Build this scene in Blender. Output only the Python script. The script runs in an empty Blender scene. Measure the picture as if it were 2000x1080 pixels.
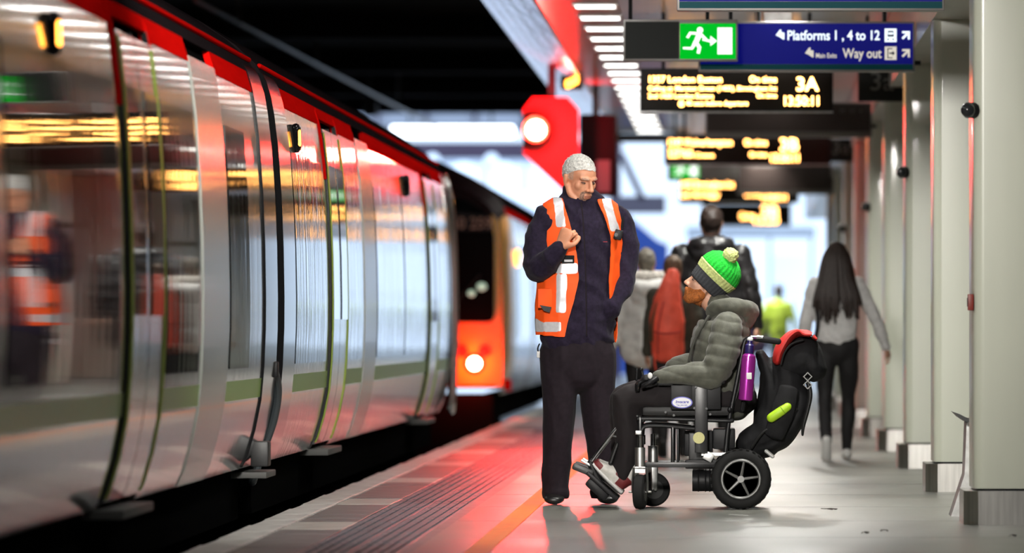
import bpy, bmesh, math, random
from mathutils import Vector, Matrix, noise
random.seed(7)
PI = math.pi
SC = bpy.context.scene
COL = SC.collection

# ------------------------------------------------------------------ camera, world, large lights, exposure
FPX = 13000.0                      # focal length in pixels of the 2000 x 1080 frame (long tele lens)
CAMZ = 0.903
cam_d = bpy.data.cameras.new('camera')
cam = bpy.data.objects.new('camera', cam_d)
COL.objects.link(cam)
cam.location = (0, 0, CAMZ)
cam.rotation_euler = (PI/2, 0, 0)
cam_d.sensor_width = 36
cam_d.lens = FPX/2000*36
cam_d.shift_x = -(1435-1000)/2000
cam_d.shift_y = (640-540)/2000
cam_d.clip_start = 0.5
cam_d.clip_end = 1000
cam_d.dof.use_dof = True
cam_d.dof.focus_distance = 33.5
cam_d.dof.aperture_fstop = 3.1
SC.camera = cam

wd = bpy.data.worlds.new('overcast_sky')
SC.world = wd
wd.use_nodes = True
bgn = wd.node_tree.nodes['Background']
bgn.inputs['Color'].default_value = (0.62, 0.78, 1.0, 1)
bgn.inputs['Strength'].default_value = 1.7

LAMP_STRENGTH = 22.0               # ceiling luminaires (emissive diffusers)

def area_light(name, loc, rot, sx, sy, power, col=(1, 1, 1)):
    d = bpy.data.lights.new(name, 'AREA')
    d.shape = 'RECTANGLE'; d.size = sx; d.size_y = sy; d.energy = power; d.color = col
    o = bpy.data.objects.new(name, d); COL.objects.link(o)
    o.location = loc; o.rotation_euler = rot
    return o
def spot_light(name, loc, target, power, col, deg, blend=0.6, r=0.05):
    d = bpy.data.lights.new(name, 'SPOT'); d.energy = power; d.color = col; d.shadow_soft_size = r
    d.spot_size = math.radians(deg); d.spot_blend = blend
    o = bpy.data.objects.new(name, d); COL.objects.link(o); o.location = loc
    o.rotation_euler = (Vector(target)-Vector(loc)).to_track_quat('-Z', 'Y').to_euler()
    return o
def point_light(name, loc, power, col, r=0.05):
    d = bpy.data.lights.new(name, 'POINT'); d.energy = power; d.color = col; d.shadow_soft_size = r
    o = bpy.data.objects.new(name, d); COL.objects.link(o); o.location = loc
    return o
# an added fill light, out of view, for surfaces facing the camera
area_light('concourse_light', (0.0, 12.0, 3.02), (math.radians(38), 0, 0), 2.2, 2.0, 45, (1.0, 0.97, 0.90))

# an added fill light, out of view under the canopy, aimed at the people
fl_ = area_light('canopy_floodlight', (-1.0, 23.0, 2.95), (0, 0, 0), 0.9, 0.5, 84, (1.0, 0.96, 0.90))
fl_.rotation_euler = (Vector((-0.75, 34.0, 1.0))-fl_.location).to_track_quat('-Z', 'Y').to_euler()
fl_.data.spread = math.radians(50)
SC.view_settings.view_transform = 'Standard'
SC.view_settings.look = 'None'
SC.view_settings.exposure = 0.0
SC.view_settings.gamma = 1.0
SC.view_settings.use_curve_mapping = False
SC.cycles.use_denoising = True
SC.cycles.max_bounces = 7
SC.cycles.diffuse_bounces = 4
SC.cycles.glossy_bounces = 4
SC.cycles.transmission_bounces = 4
SC.cycles.caustics_reflective = False
SC.cycles.caustics_refractive = False
SC.cycles.sample_clamp_indirect = 6.0

# ------------------------------------------------------------------ helpers
def V(*a): return Vector(a)
def at(x, y, Y):                   # a pixel of the photograph seen at depth Y -> a point of the place
    return Vector(((x-1435)*Y/FPX, Y, CAMZ+(640-y)*Y/FPX))

MATS = {}
def mat(name, col, rough=0.5, metal=0.0, var=0.0, vscale=8.0, bump=0.0, bscale=40.0, coat=0.0, emit=None, es=0.0,
        spec=0.5, stretch=(1, 1, 1), vstretch=(1, 1, 1), bdist=0.01, sheen=0.0, alpha=None, trans=0.0, rvar=0.0, col2=None):
    if name in MATS: return MATS[name]
    m = bpy.data.materials.new(name); m.use_nodes = True
    nt = m.node_tree; b = nt.nodes['Principled BSDF']
    b.inputs['Base Color'].default_value = (*col, 1)
    b.inputs['Roughness'].default_value = rough
    b.inputs['Metallic'].default_value = metal
    b.inputs['Specular IOR Level'].default_value = spec
    b.inputs['Coat Weight'].default_value = coat
    b.inputs['Coat Roughness'].default_value = 0.05
    b.inputs['Sheen Weight'].default_value = sheen
    b.inputs['Transmission Weight'].default_value = trans
    if emit:
        b.inputs['Emission Color'].default_value = (*emit, 1)
        b.inputs['Emission Strength'].default_value = es
    tc = None
    if var or bump or rvar:
        tc = nt.nodes.new('ShaderNodeTexCoord')
    if var or rvar:
        mp = nt.nodes.new('ShaderNodeMapping'); mp.inputs['Scale'].default_value = vstretch
        nt.links.new(tc.outputs['Object'], mp.inputs['Vector'])
        n = nt.nodes.new('ShaderNodeTexNoise'); n.inputs['Scale'].default_value = vscale; n.inputs['Detail'].default_value = 5
        nt.links.new(mp.outputs['Vector'], n.inputs['Vector'])
        if var:
            r = nt.nodes.new('ShaderNodeValToRGB')
            c2 = col2 if col2 else tuple(min(1, c*(1+var)) for c in col)
            c1 = tuple(c*(1-var) for c in col)
            r.color_ramp.elements[0].position = 0.3; r.color_ramp.elements[0].color = (*c1, 1)
            r.color_ramp.elements[1].position = 0.7; r.color_ramp.elements[1].color = (*c2, 1)
            nt.links.new(n.outputs['Fac'], r.inputs['Fac'])
            nt.links.new(r.outputs['Color'], b.inputs['Base Color'])
        if rvar:
            mr = nt.nodes.new('ShaderNodeMapRange')
            mr.inputs['From Min'].default_value = 0.3; mr.inputs['From Max'].default_value = 0.7
            mr.inputs['To Min'].default_value = max(0.02, rough-rvar); mr.inputs['To Max'].default_value = rough+rvar
            nt.links.new(n.outputs['Fac'], mr.inputs['Value']); nt.links.new(mr.outputs['Result'], b.inputs['Roughness'])
    if bump:
        mp = nt.nodes.new('ShaderNodeMapping'); mp.inputs['Scale'].default_value = stretch
        nt.links.new(tc.outputs['Object'], mp.inputs['Vector'])
        n = nt.nodes.new('ShaderNodeTexNoise'); n.inputs['Scale'].default_value = bscale; n.inputs['Detail'].default_value = 3
        nt.links.new(mp.outputs['Vector'], n.inputs['Vector'])
        bp = nt.nodes.new('ShaderNodeBump'); bp.inputs['Strength'].default_value = bump; bp.inputs['Distance'].default_value = bdist
        nt.links.new(n.outputs['Fac'], bp.inputs['Height']); nt.links.new(bp.outputs['Normal'], b.inputs['Normal'])
    MATS[name] = m
    return m

def matte(name, col):
    if name in MATS: return MATS[name]
    m = bpy.data.materials.new(name); m.use_nodes = True
    nt = m.node_tree
    for n in list(nt.nodes): nt.nodes.remove(n)
    o = nt.nodes.new('ShaderNodeOutputMaterial'); e = nt.nodes.new('ShaderNodeBsdfDiffuse')
    n = nt.nodes.new('ShaderNodeTexNoise'); n.inputs['Scale'].default_value = 6; n.inputs['Detail'].default_value = 4
    r = nt.nodes.new('ShaderNodeValToRGB')
    r.color_ramp.elements[0].color = (*[c*0.85 for c in col], 1); r.color_ramp.elements[1].color = (*[min(1, c*1.1) for c in col], 1)
    nt.links.new(n.outputs['Fac'], r.inputs['Fac']); nt.links.new(r.outputs['Color'], e.inputs['Color'])
    nt.links.new(e.outputs[0], o.inputs[0])
    MATS[name] = m
    return m
def light_mat(name, col, s):
    if name in MATS: return MATS[name]
    m = bpy.data.materials.new(name); m.use_nodes = True
    nt = m.node_tree
    for n in list(nt.nodes): nt.nodes.remove(n)
    o = nt.nodes.new('ShaderNodeOutputMaterial'); e = nt.nodes.new('ShaderNodeEmission')
    e.inputs['Color'].default_value = (*col, 1); e.inputs['Strength'].default_value = s
    nt.links.new(e.outputs[0], o.inputs[0])
    MATS[name] = m
    return m

ORIG = {}
def origin(o):
    return ORIG[o.name] if o is not None else Vector((0, 0, 0))

def thing(name, label, cat, loc, group=None):
    o = bpy.data.objects.new(name, None); COL.objects.link(o)
    o.empty_display_size = 0.1
    o.location = loc
    o['label'] = label; o['category'] = cat
    if group: o['group'] = group
    ORIG[o.name] = Vector(loc)
    return o
def tag(o, label, cat, group=None):
    o['label'] = label; o['category'] = cat
    if group: o['group'] = group
    return o

def link_mesh(name, me, m, parent=None, base=None, smooth=True, angle=28):
    """link mesh whose vertices are in place coordinates; the origin is the parent's, or base"""
    o = bpy.data.objects.new(name, me); COL.objects.link(o)
    og = origin(parent)
    if parent is None and base is not None:
        og = Vector(base); o.location = og
    ORIG[o.name] = og
    if og.length > 0: me.transform(Matrix.Translation(-og))
    if parent is not None: o.parent = parent
    if m is not None:
        me.materials.clear(); me.materials.append(m)
    if smooth and len(me.polygons):
        me.polygons.foreach_set('use_smooth', [True]*len(me.polygons))
        if angle is not None:
            try: me.set_sharp_from_angle(angle=math.radians(angle))
            except Exception: pass
    return o

class MB:
    def __init__(s): s.bm = bmesh.new()
    def box(s, c, d, rot=None, bevel=0.0):
        mt = Matrix.Translation(Vector(c))
        if rot is not None: mt = mt @ rot.to_4x4()
        mt = mt @ Matrix.Diagonal((d[0], d[1], d[2], 1))
        r = bmesh.ops.create_cube(s.bm, size=1.0, matrix=mt)
        if bevel:
            es = list({e for v in r['verts'] for e in v.link_edges})
            bmesh.ops.bevel(s.bm, geom=es, offset=bevel, segments=2, profile=0.6, affect='EDGES')
        return s
    def span(s, a, b, bevel=0.0):
        a = Vector(a); b = Vector(b)
        return s.box((a+b)/2, [abs(x) for x in (b-a)], None, bevel)
    def cyl(s, a, b, r, seg=16, r2=None, caps=True):
        a = Vector(a); b = Vector(b); d = b-a
        q = d.to_track_quat('Z', 'Y')
        bmesh.ops.create_cone(s.bm, cap_ends=caps, cap_tris=False, segments=seg, radius1=r, radius2=r if r2 is None else r2,
                              depth=d.length, matrix=Matrix.Translation((a+b)/2) @ q.to_matrix().to_4x4())
        return s
    def ball(s, c, r, seg=16, rot=None):
        rr = (r, r, r) if not hasattr(r, '__len__') else r
        mt = Matrix.Translation(Vector(c))
        if rot is not None: mt = mt @ rot.to_4x4()
        bmesh.ops.create_uvsphere(s.bm, u_segments=seg, v_segments=max(6, seg*2//3), radius=1.0, matrix=mt @ Matrix.Diagonal((*rr, 1)))
        return s
    def raw(s, vs, fs):
        bv = [s.bm.verts.new(v) for v in vs]
        for f in fs:
            try: s.bm.faces.new([bv[i] for i in f])
            except ValueError: pass
        return s
    def tube(s, pts, r, seg=10, sub=6, smooth=True):
        P = [(Vector(p), r, r) for p in pts]
        return s.raw(*chain(P, sub=sub if smooth else 1, seg=seg, lin=not smooth))
    def chain(s, pts, **k):
        return s.raw(*chain(pts, **k))
    def lathe(s, prof, c, axis=(0, 0, 1), seg=24, fn=None):
        """prof: list of (t along axis, radius)"""
        q = Vector(axis).to_track_quat('Z', 'Y'); c = Vector(c)
        vs = []; fs = []
        for t, r in prof:
            for k in range(seg):
                a = 2*PI*k/seg
                rr = r*(fn(a, t) if fn else 1)
                vs.append(c + q @ Vector((rr*math.cos(a), rr*math.sin(a), t)))
        n = len(prof)
        for i in range(n-1):
            for k in range(seg):
                k2 = (k+1) % seg
                fs.append((i*seg+k, i*seg+k2, (i+1)*seg+k2, (i+1)*seg+k))
        fs.append(tuple(reversed(range(seg)))); fs.append(tuple((n-1)*seg+k for k in range(seg)))
        return s.raw(vs, fs)
    def torus(s, c, axis, R, r, seg=32, ring=10, sx=1.0):
        q = Vector(axis).to_track_quat('Z', 'Y'); c = Vector(c)
        vs = []; fs = []
        for i in range(seg):
            a = 2*PI*i/seg
            for j in range(ring):
                b = 2*PI*j/ring
                rr = R + r*math.cos(b)
                vs.append(c + q @ Vector((rr*math.cos(a), rr*math.sin(a), r*sx*math.sin(b))))
        for i in range(seg):
            for j in range(ring):
                i2 = (i+1) % seg; j2 = (j+1) % ring
                fs.append((i*ring+j, i2*ring+j, i2*ring+j2, i*ring+j2))
        return s.raw(vs, fs)
    def prism(s, outline, y0, y1):
        """outline in (x, z), extruded from y0 to y1"""
        n = len(outline)
        vs = [Vector((x, y0, z)) for x, z in outline] + [Vector((x, y1, z)) for x, z in outline]
        fs = [tuple(range(n)), tuple(reversed(range(n, 2*n)))]
        for i in range(n):
            j = (i+1) % n
            fs.append((i, i+n, j+n, j))
        return s.raw(vs, fs)
    def mesh(s, name='m', recalc=True):
        if recalc: bmesh.ops.recalc_face_normals(s.bm, faces=s.bm.faces)
        me = bpy.data.meshes.new(name); s.bm.to_mesh(me); s.bm.free()
        return me
    def build(s, name, m, parent=None, base=None, smooth=True, angle=28):
        return link_mesh(name, s.mesh(name), m, parent, base, smooth, angle)

def cat(p0, p1, p2, p3, t):
    t2 = t*t; t3 = t2*t
    return 0.5*((2*p1)+(-p0+p2)*t+(2*p0-5*p1+4*p2-p3)*t2+(-p0+3*p1-3*p2+p3)*t3)

def chain(pts, side=None, sub=4, seg=14, lin=False, cap=True, power=2.0):
    """closed loft through (point, r along side, r across) with rounded ends"""
    n = len(pts)
    sm = []
    for i in range(n-1):
        a = pts[max(0, i-1)]; b = pts[i]; c = pts[i+1]; d = pts[min(n-1, i+2)]
        for k in range(sub):
            t = k/sub
            if lin or n == 2:
                sm.append((b[0].lerp(c[0], t), b[1]+(c[1]-b[1])*t, b[2]+(c[2]-b[2])*t))
            else:
                sm.append((cat(a[0], b[0], c[0], d[0], t), max(0.001, cat(a[1], b[1], c[1], d[1], t)), max(0.001, cat(a[2], b[2], c[2], d[2], t))))
    sm.append(pts[-1])
    N = len(sm)
    tang = []
    for i in range(N):
        d = sm[min(N-1, i+1)][0]-sm[max(0, i-1)][0]
        tang.append(d.normalized() if d.length > 1e-9 else Vector((0, 0, 1)))
    u = Vector(side) if side is not None else tang[0].orthogonal()
    rings = []
    for i in range(N):
        t = tang[i]
        if side is not None: u = Vector(side)
        u = u-t*u.dot(t)
        if u.length < 1e-6: u = t.orthogonal()
        u = u.normalized()
        v = t.cross(u)
        rings.append((sm[i][0], u, v, sm[i][1], sm[i][2]))
    full = []
    if cap:
        p, uu, vv, rx, ry = rings[0]; r = min(rx, ry)
        for a in (80, 55, 28):
            a = math.radians(a)
            full.append((p-tang[0]*r*math.sin(a), uu, vv, rx*math.cos(a), ry*math.cos(a)))
    full += rings
    if cap:
        p, uu, vv, rx, ry = rings[-1]; r = min(rx, ry)
        for a in (28, 55, 80):
            a = math.radians(a)
            full.append((p+tang[-1]*r*math.sin(a), uu, vv, rx*math.cos(a), ry*math.cos(a)))
    vs = []; fs = []
    for p, uu, vv, rx, ry in full:
        for k in range(seg):
            a = 2*PI*k/seg
            ca, sa = math.cos(a), math.sin(a)
            if power != 2.0:
                ca = math.copysign(abs(ca)**(2/power), ca); sa = math.copysign(abs(sa)**(2/power), sa)
            vs.append(p+uu*rx*ca+vv*ry*sa)
    for i in range(len(full)-1):
        for k in range(seg):
            k2 = (k+1) % seg
            fs.append((i*seg+k, i*seg+k2, (i+1)*seg+k2, (i+1)*seg+k))
    fs.append(tuple(reversed(range(seg)))); fs.append(tuple((len(full)-1)*seg+k for k in range(seg)))
    return vs, fs

def blob(prims, voxel=0.01, smooth=2, disp=None, floor=None):
    """one continuous surface grown over overlapping lofts: prims = list of ('c', pts, kw) or ('e', centre, radii, rot)"""
    b = MB()
    for p in prims:
        if p[0] == 'c': b.chain(p[1], **(p[2] if len(p) > 2 else {}))
        else: b.ball(p[1], p[2], 20, p[3] if len(p) > 3 else None)
    me = b.mesh('tmp')
    o = bpy.data.objects.new('tmp', me); COL.objects.link(o)
    md = o.modifiers.new('r', 'REMESH'); md.mode = 'VOXEL'; md.voxel_size = voxel
    if smooth:
        sm = o.modifiers.new('s', 'SMOOTH'); sm.factor = 0.5; sm.iterations = smooth
    dg = bpy.context.evaluated_depsgraph_get()
    out = bpy.data.meshes.new_from_object(o.evaluated_get(dg))
    bpy.data.objects.remove(o); bpy.data.meshes.remove(me)
    if disp is not None:
        ns = [v.normal.copy() for v in out.vertices]
        for v, nn in zip(out.vertices, ns):
            v.co = v.co+nn*disp(v.co, nn)
    if floor is not None:
        for v in out.vertices:
            if v.co.z < floor: v.co.z = floor
    return out

def patch(me, pred, off=0.003, thick=0.0, disp=None, name='patch', smooth_edge=7):
    """a thin skin lifted off part of a surface (hair, beard, vest, bands)"""
    keep = [p.index for p in me.polygons if pred(p.center, p.normal)]
    idx = {}; vs = []; fs = []
    for fi in keep:
        f = []
        for vi in me.polygons[fi].vertices:
            if vi not in idx:
                v = me.vertices[vi]
                o = off + (disp(v.co, v.normal) if disp else 0)
                idx[vi] = len(vs); vs.append(v.co+v.normal*o)
            f.append(idx[vi])
        fs.append(f)
    cnt = {}
    for f in fs:
        for a, b in zip(f, f[1:]+f[:1]):
            k = (min(a, b), max(a, b)); cnt[k] = cnt.get(k, 0)+1
    nb = {}
    for (a, b), c in cnt.items():
        if c == 1: nb.setdefault(a, []).append(b); nb.setdefault(b, []).append(a)
    for _ in range(smooth_edge):
        new = {a: vs[a]*0.4+(vs[l[0]]+vs[l[1]])*0.3 for a, l in nb.items() if len(l) == 2}
        for a, v in new.items(): vs[a] = v
    out = bpy.data.meshes.new(name); out.from_pydata(vs, [], fs); out.update()
    if thick:
        bm = bmesh.new(); bm.from_mesh(out)
        r = bmesh.ops.solidify(bm, geom=bm.faces[:], thickness=thick)
        bm.to_mesh(out); bm.free()
    return out

def wrinkle(amp=0.006, sc=(9, 9, 16), seed=0.0, ridge=False):
    def f(co, n):
        if ridge:
            a = noise.noise(Vector((co.x*sc[0]*0.8+seed, co.y*sc[1]*0.8, co.z*sc[2]*0.8+co.x*5)))
            return amp*(0.55-2.0*abs(a))+0.35*amp*noise.noise(Vector((co.x*sc[0]*2.3, co.y*sc[1]*2.3+seed, co.z*sc[2]*2.3)))
        return amp*noise.noise(Vector((co.x*sc[0]+seed, co.y*sc[1], co.z*sc[2]))) + 0.4*amp*noise.noise(Vector((co.x*sc[0]*2.3, co.y*sc[1]*2.3+seed, co.z*sc[2]*2.3)))
    return f

def copy_tree(o, parent=None):
    c = o.copy(); COL.objects.link(c)
    if parent is not None: c.parent = parent
    ORIG[c.name] = ORIG.get(o.name, Vector((0, 0, 0)))
    for ch in [x for x in bpy.data.objects if x.parent == o]: copy_tree(ch, c)
    return c

def text(name, body, size, x, y, z, m, parent=None, align='LEFT', bold=0.0, sx=1.0, shear=0.0, extrude=0.001, base=None):
    """lettering standing in the XZ plane, facing the photographer (-Y); baseline at z"""
    cu = bpy.data.curves.new('t', 'FONT'); cu.body = body; cu.size = size
    cu.align_x = align; cu.offset = bold*size; cu.extrude = extrude; cu.shear = shear
    cu.resolution_u = 3
    o = bpy.data.objects.new('t', cu); COL.objects.link(o)
    dg = bpy.context.evaluated_depsgraph_get()
    me = bpy.data.meshes.new_from_object(o.evaluated_get(dg))
    bpy.data.objects.remove(o); bpy.data.curves.remove(cu)
    me.transform(Matrix(((sx, 0, 0, x), (0, 0, -1, y), (0, 1, 0, z), (0, 0, 0, 1))))
    return link_mesh(name, me, m, parent, base, smooth=False)
# ------------------------------------------------------------------ materials of the place
m_conc = mat('platform_concrete', (0.155, 0.155, 0.135), 0.34, var=0.30, vscale=1.3, bump=0.12, bscale=60, bdist=0.004, rvar=0.07, vstretch=(1, 0.35, 1))
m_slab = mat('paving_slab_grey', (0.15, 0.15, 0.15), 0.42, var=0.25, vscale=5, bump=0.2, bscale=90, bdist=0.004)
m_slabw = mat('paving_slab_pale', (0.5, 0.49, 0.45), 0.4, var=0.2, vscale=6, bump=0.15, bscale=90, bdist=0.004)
m_tact = mat('tactile_grey', (0.13, 0.14, 0.165), 0.42, var=0.25, vscale=7, bump=0.15, bscale=80, bdist=0.004)
m_cope = mat('coping_white', (0.66, 0.66, 0.62), 0.5, var=0.35, vscale=9, bump=0.3, bscale=50, bdist=0.006, col2=(0.74, 0.74, 0.70))
m_wallc = mat('coping_wall', (0.10, 0.10, 0.10), 0.8, var=0.3, vscale=4)
m_yellow = mat('yellow_line_paint', (0.95, 0.22, 0.0), 0.55, var=0.12, vscale=12)
m_ballast = mat('ballast', (0.05, 0.045, 0.04), 0.9, var=0.5, vscale=30, bump=0.8, bscale=30, bdist=0.05)
m_rail = mat('rail_steel', (0.30, 0.28, 0.26), 0.35, 1.0)
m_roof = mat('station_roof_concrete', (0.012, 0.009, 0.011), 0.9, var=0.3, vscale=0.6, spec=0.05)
m_wall = mat('dark_wall', (0.03, 0.03, 0.032), 0.85, var=0.2, vscale=1.0)
m_wallr = mat('grey_wall', (0.34, 0.34, 0.31), 0.6, var=0.1, vscale=1.0)
m_ceil = mat('ceiling_panel_metal', (0.52, 0.50, 0.46), 0.32, 0.0, var=0.06, vscale=2.0, coat=0.2)
m_fascia = mat('fascia_metal', (0.90, 0.82, 0.88), 0.13, 0.9, bump=0.35, bscale=3, stretch=(2, 0.4, 2), bdist=0.05)
m_pill = mat('pillar_paint', (0.56, 0.58, 0.48), 0.30, var=0.07, vscale=2.5, vstretch=(1, 1, 0.3), coat=0.15)
m_steel = mat('brushed_steel', (0.55, 0.54, 0.51), 0.30, 1.0, var=0.25, vscale=30, vstretch=(1, 1, 0.06))
m_black = mat('black_plastic', (0.010, 0.010, 0.011), 0.45, spec=0.2)
m_blackg = mat('black_gloss', (0.010, 0.010, 0.011), 0.08)
m_dome = mat('smoked_dome', (0.02, 0.022, 0.024), 0.05)
m_redbox = mat('dark_red_plastic', (0.22, 0.02, 0.01), 0.45)
m_chrome = mat('chrome', (0.8, 0.8, 0.8), 0.12, 1.0)
m_galv = mat('galvanised_steel', (0.55, 0.55, 0.54), 0.4, 1.0, var=0.2, vscale=20)
m_darkmetal = mat('dark_metal', (0.05, 0.05, 0.05), 0.45, 0.6)
m_rubber = mat('rubber', (0.011, 0.011, 0.011), 0.75, spec=0.25, bump=0.2, bscale=90, bdist=0.003)

m_lamp = light_mat('luminaire_diffuser', (1.0, 0.98, 0.94), LAMP_STRENGTH)
m_led = light_mat('amber_led', (1.0, 0.44, 0.11), 17.0)
m_fill = light_mat('washer_diffuser', (1.0, 0.98, 0.94), 4.0)  # glow of the added walkway fill lights
m_signal = light_mat('red_signal_lens', (1.0, 0.10, 0.05), 320.0)
m_tail = light_mat('red_tail_lens', (1.0, 0.10, 0.05), 260.0)
m_amberl = light_mat('amber_lamp_lens', (1.0, 0.33, 0.04), 9.0)
m_white_lit = light_mat('white_lit_lettering', (0.82, 0.92, 1.0), 1.5)
m_cream_lit = light_mat('cream_lit_lettering', (0.86, 0.80, 0.68), 0.85)
m_green_lit = light_mat('green_exit_panel', (0.0, 0.55, 0.02), 1.0)
m_exit_white = light_mat('white_exit_pictogram', (0.95, 1.0, 0.93), 1.5)
m_blue = mat('blue_sign_face', (0.003, 0.004, 0.075), 0.5, emit=(0.002, 0.003, 0.16), es=0.75, spec=0.1)
m_teal = mat('teal_sign_border', (0.0, 0.045, 0.055), 0.5, emit=(0.0, 0.05, 0.06), es=0.2, spec=0.1)
m_frame = mat('sign_frame_grey', (0.22, 0.21, 0.20), 0.4, 0.5)
m_brown = mat('brown_sign_back', (0.035, 0.022, 0.018), 0.5)
m_board = mat('display_face', (0.014, 0.010, 0.007), 0.40, spec=0.15)
m_faint = mat('faint_grey_lettering', (0.17, 0.17, 0.16), 0.5)
m_charc = mat('charcoal_sign', (0.026, 0.028, 0.027), 0.55, spec=0.1)
m_tube = light_mat('fluorescent_tube', (0.80, 0.88, 1.0), 6.0)

# ------------------------------------------------------------------ the setting
def struct(o):
    o['kind'] = 'structure'; return o
EX = -2.17                          # platform edge
MB().span((-1.30, -4, -0.25), (4.6, 170, 0.0)).build('floor', m_conc)
struct(bpy.data.objects['floor'])
floor = bpy.data.objects['floor']
for k in range(30): MB().span((-1.295, 21.3+2.45*k, -0.001), (4.5, 21.308+2.45*k, 0.0006)).build('joint', m_slab, floor)
MB().span((-1.085, -4, 0.0), (-0.985, 120, 0.0025)).build('safety_line', m_yellow, floor)
MB().span((EX+0.06, -4, -1.0), (-1.30, 170, -0.06)).build('platform_edge', m_wallc)
struct(bpy.data.objects['platform_edge'])
edge = bpy.data.objects['platform_edge']
# coping stones, paving slabs and tactile slabs: each a piece of its own
y0, L = 22.0, 0.92
cope_me = []
for v in range(3):
    b = MB(); rr = random.Random(v)
    b.span((EX-0.035, 0, -0.10), (-2.04, L-0.012, 0.002+0.0015*v), 0.008)
    for vv in b.bm.verts:
        if vv.co.x < EX: vv.co.x += rr.uniform(-0.012, 0.012)
    cope_me.append(b.mesh('coping_stone'))
def piece(name, me, m, loc, parent):
    if not me.materials: me.materials.append(m)
    o = bpy.data.objects.new(name, me); COL.objects.link(o); o.parent = parent; o.location = loc
    ORIG[o.name] = Vector(loc)
    return o
for k in range(52): piece('coping_stone', cope_me[k % 3], m_cope, (0, y0+k*L, 0), edge)
MB().span((EX-0.03, 69.9, -0.1), (-2.04, 170, 0.002)).build('coping_run', m_cope, edge)
b = MB().span((-2.035, 0, -0.06), (-1.755, 0.59, 0.0), 0.004); slab_me = b.mesh('paving_slab')
slabw_me = slab_me.copy()
b = MB(); b.span((0, 0, -0.06), (0.197, 0.395, -0.002), 0.003)
for k in range(4): b.span((0.022+k*0.046, 0.02, -0.004), (0.042+k*0.046, 0.19, 0.0045), 0.0); b.span((0.022+k*0.046, 0.21, -0.004), (0.042+k*0.046, 0.375, 0.0045), 0.0)
tact_me = b.mesh('tactile_slab')
k = 0; y = 22.0
while y < 69:
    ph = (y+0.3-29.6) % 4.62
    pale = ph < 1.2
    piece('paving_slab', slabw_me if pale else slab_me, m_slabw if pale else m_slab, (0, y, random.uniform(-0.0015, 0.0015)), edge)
    y += 0.6
y = 22.0
while y < 58:
    for j in range(2):
        piece('tactile_slab', tact_me, m_tact, (-1.752+j*0.2+0.0, y, random.uniform(-0.001, 0.001)), edge)
    y += 0.4
MB().span((-1.352, -4, -0.06), (-1.30, 170, 0.0)).build('edging_strip', m_slab, edge)
MB().span((-2.035, 68.9, -0.06), (-1.352, 170, -0.001)).build('far_paving', m_slab, edge)
MB().span((-1.755, 58, -0.05), (-1.352, 68.8, 0.002)).build('far_tactile_strip', m_tact, edge)
MB().span((-2.035, -4, -0.06), (-1.352, 21.98, -0.001)).build('near_paving', m_slab, edge)
MB().span((EX-0.03, -4, -0.1), (-2.04, 21.98, 0.002)).build('near_coping', m_cope, edge)

MB().span((-16, -4, -1.25), (EX+0.06, 170, -1.05)).build('track_ground', m_ballast)
struct(bpy.data.objects['track_ground'])
for X in (-2.92, -4.36):
    MB().span((X-0.035, -4, -1.05), (X+0.035, 170, -0.90)).build('rail', m_rail, bpy.data.objects['track_ground'])

# roof over the tracks, with beams
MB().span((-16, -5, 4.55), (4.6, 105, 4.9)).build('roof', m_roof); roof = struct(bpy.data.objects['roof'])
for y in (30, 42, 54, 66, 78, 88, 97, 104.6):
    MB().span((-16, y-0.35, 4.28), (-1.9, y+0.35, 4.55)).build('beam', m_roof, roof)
MB().span((-16.3, -5, -1.2), (-16, 105, 4.9)).build('wall_left', m_wall); struct(bpy.data.objects['wall_left'])
MB().span((4.6, -5, -0.2), (4.9, 120, 4.9)).build('wall_right', m_wallr); struct(bpy.data.objects['wall_right'])
MB().span((-16, -5.3, -1.2), (4.9, -5, 4.9)).build('wall_back', m_wall); struct(bpy.data.objects['wall_back'])

# platform canopy: panels with the row of recessed luminaires, a lower bulkhead over the pillars, the metal fascia
CZ = 3.10
MB().span((-1.34, -4, CZ+0.10), (1.09, 75.2, CZ+0.35)).span((-0.66, 75.2, CZ), (1.09, 104, CZ+0.35)).build('ceiling', m_ceil); ceil = struct(bpy.data.objects['ceiling'])
pa = MB().span((-1.33, 0.006, 0), (-1.10, 1.694, 0.06)).mesh('ceiling_panel')
pb = MB().span((-1.10, 0.006, 0.0), (-0.80, 0.62, 0.06)).span((-1.10, 1.08, 0.0), (-0.80, 1.694, 0.06)).mesh('ceiling_panel')
pc = MB().span((-0.79, 0.006, 0), (0.14, 1.694, 0.06)).mesh('ceiling_panel')
pd = MB().span((0.15, 0.006, 0), (1.085, 1.694, 0.06)).mesh('ceiling_panel')
lf = MB().span((-1.105, -0.01, 0.06), (-0.795, 0.01, -0.012)).span((-1.105, 0.44, 0.06), (-0.795, 0.46, -0.012)).span((-1.105, 0, 0.06), (-1.085, 0.45, -0.012)).span((-0.815, 0, 0.06), (-0.795, 0.45, -0.012)).mesh('frame')
ld = MB().span((-1.086, 0.008, 0.045), (-0.814, 0.442, 0.01)).mesh('diffuser')
lf.transform(Matrix.Translation((0.95, 0, 0))); ld.transform(Matrix.Translation((0.95, 0, 0)))
nl = 0
for k in range(33):
    y = 19.0+1.7*k
    for me in (pa, pb, pc, pd): piece('ceiling_panel', me, m_ceil, (0, y, CZ), ceil)
    if y > 26 or k % 2 == 0:
        t = thing('ceiling_light', 'square white recessed light in the row along the platform ceiling', 'light', (-0.95, y+0.625, CZ), 'ceiling lights over the platform')
        piece('frame', lf, m_galv, (0, 0, 0), t); piece('diffuser', ld, m_lamp, (0, 0, 0), t)
MB().span((-1.34, -4, CZ), (1.09, 19, CZ+0.06)).build('near_ceiling', m_ceil, ceil)
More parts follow.
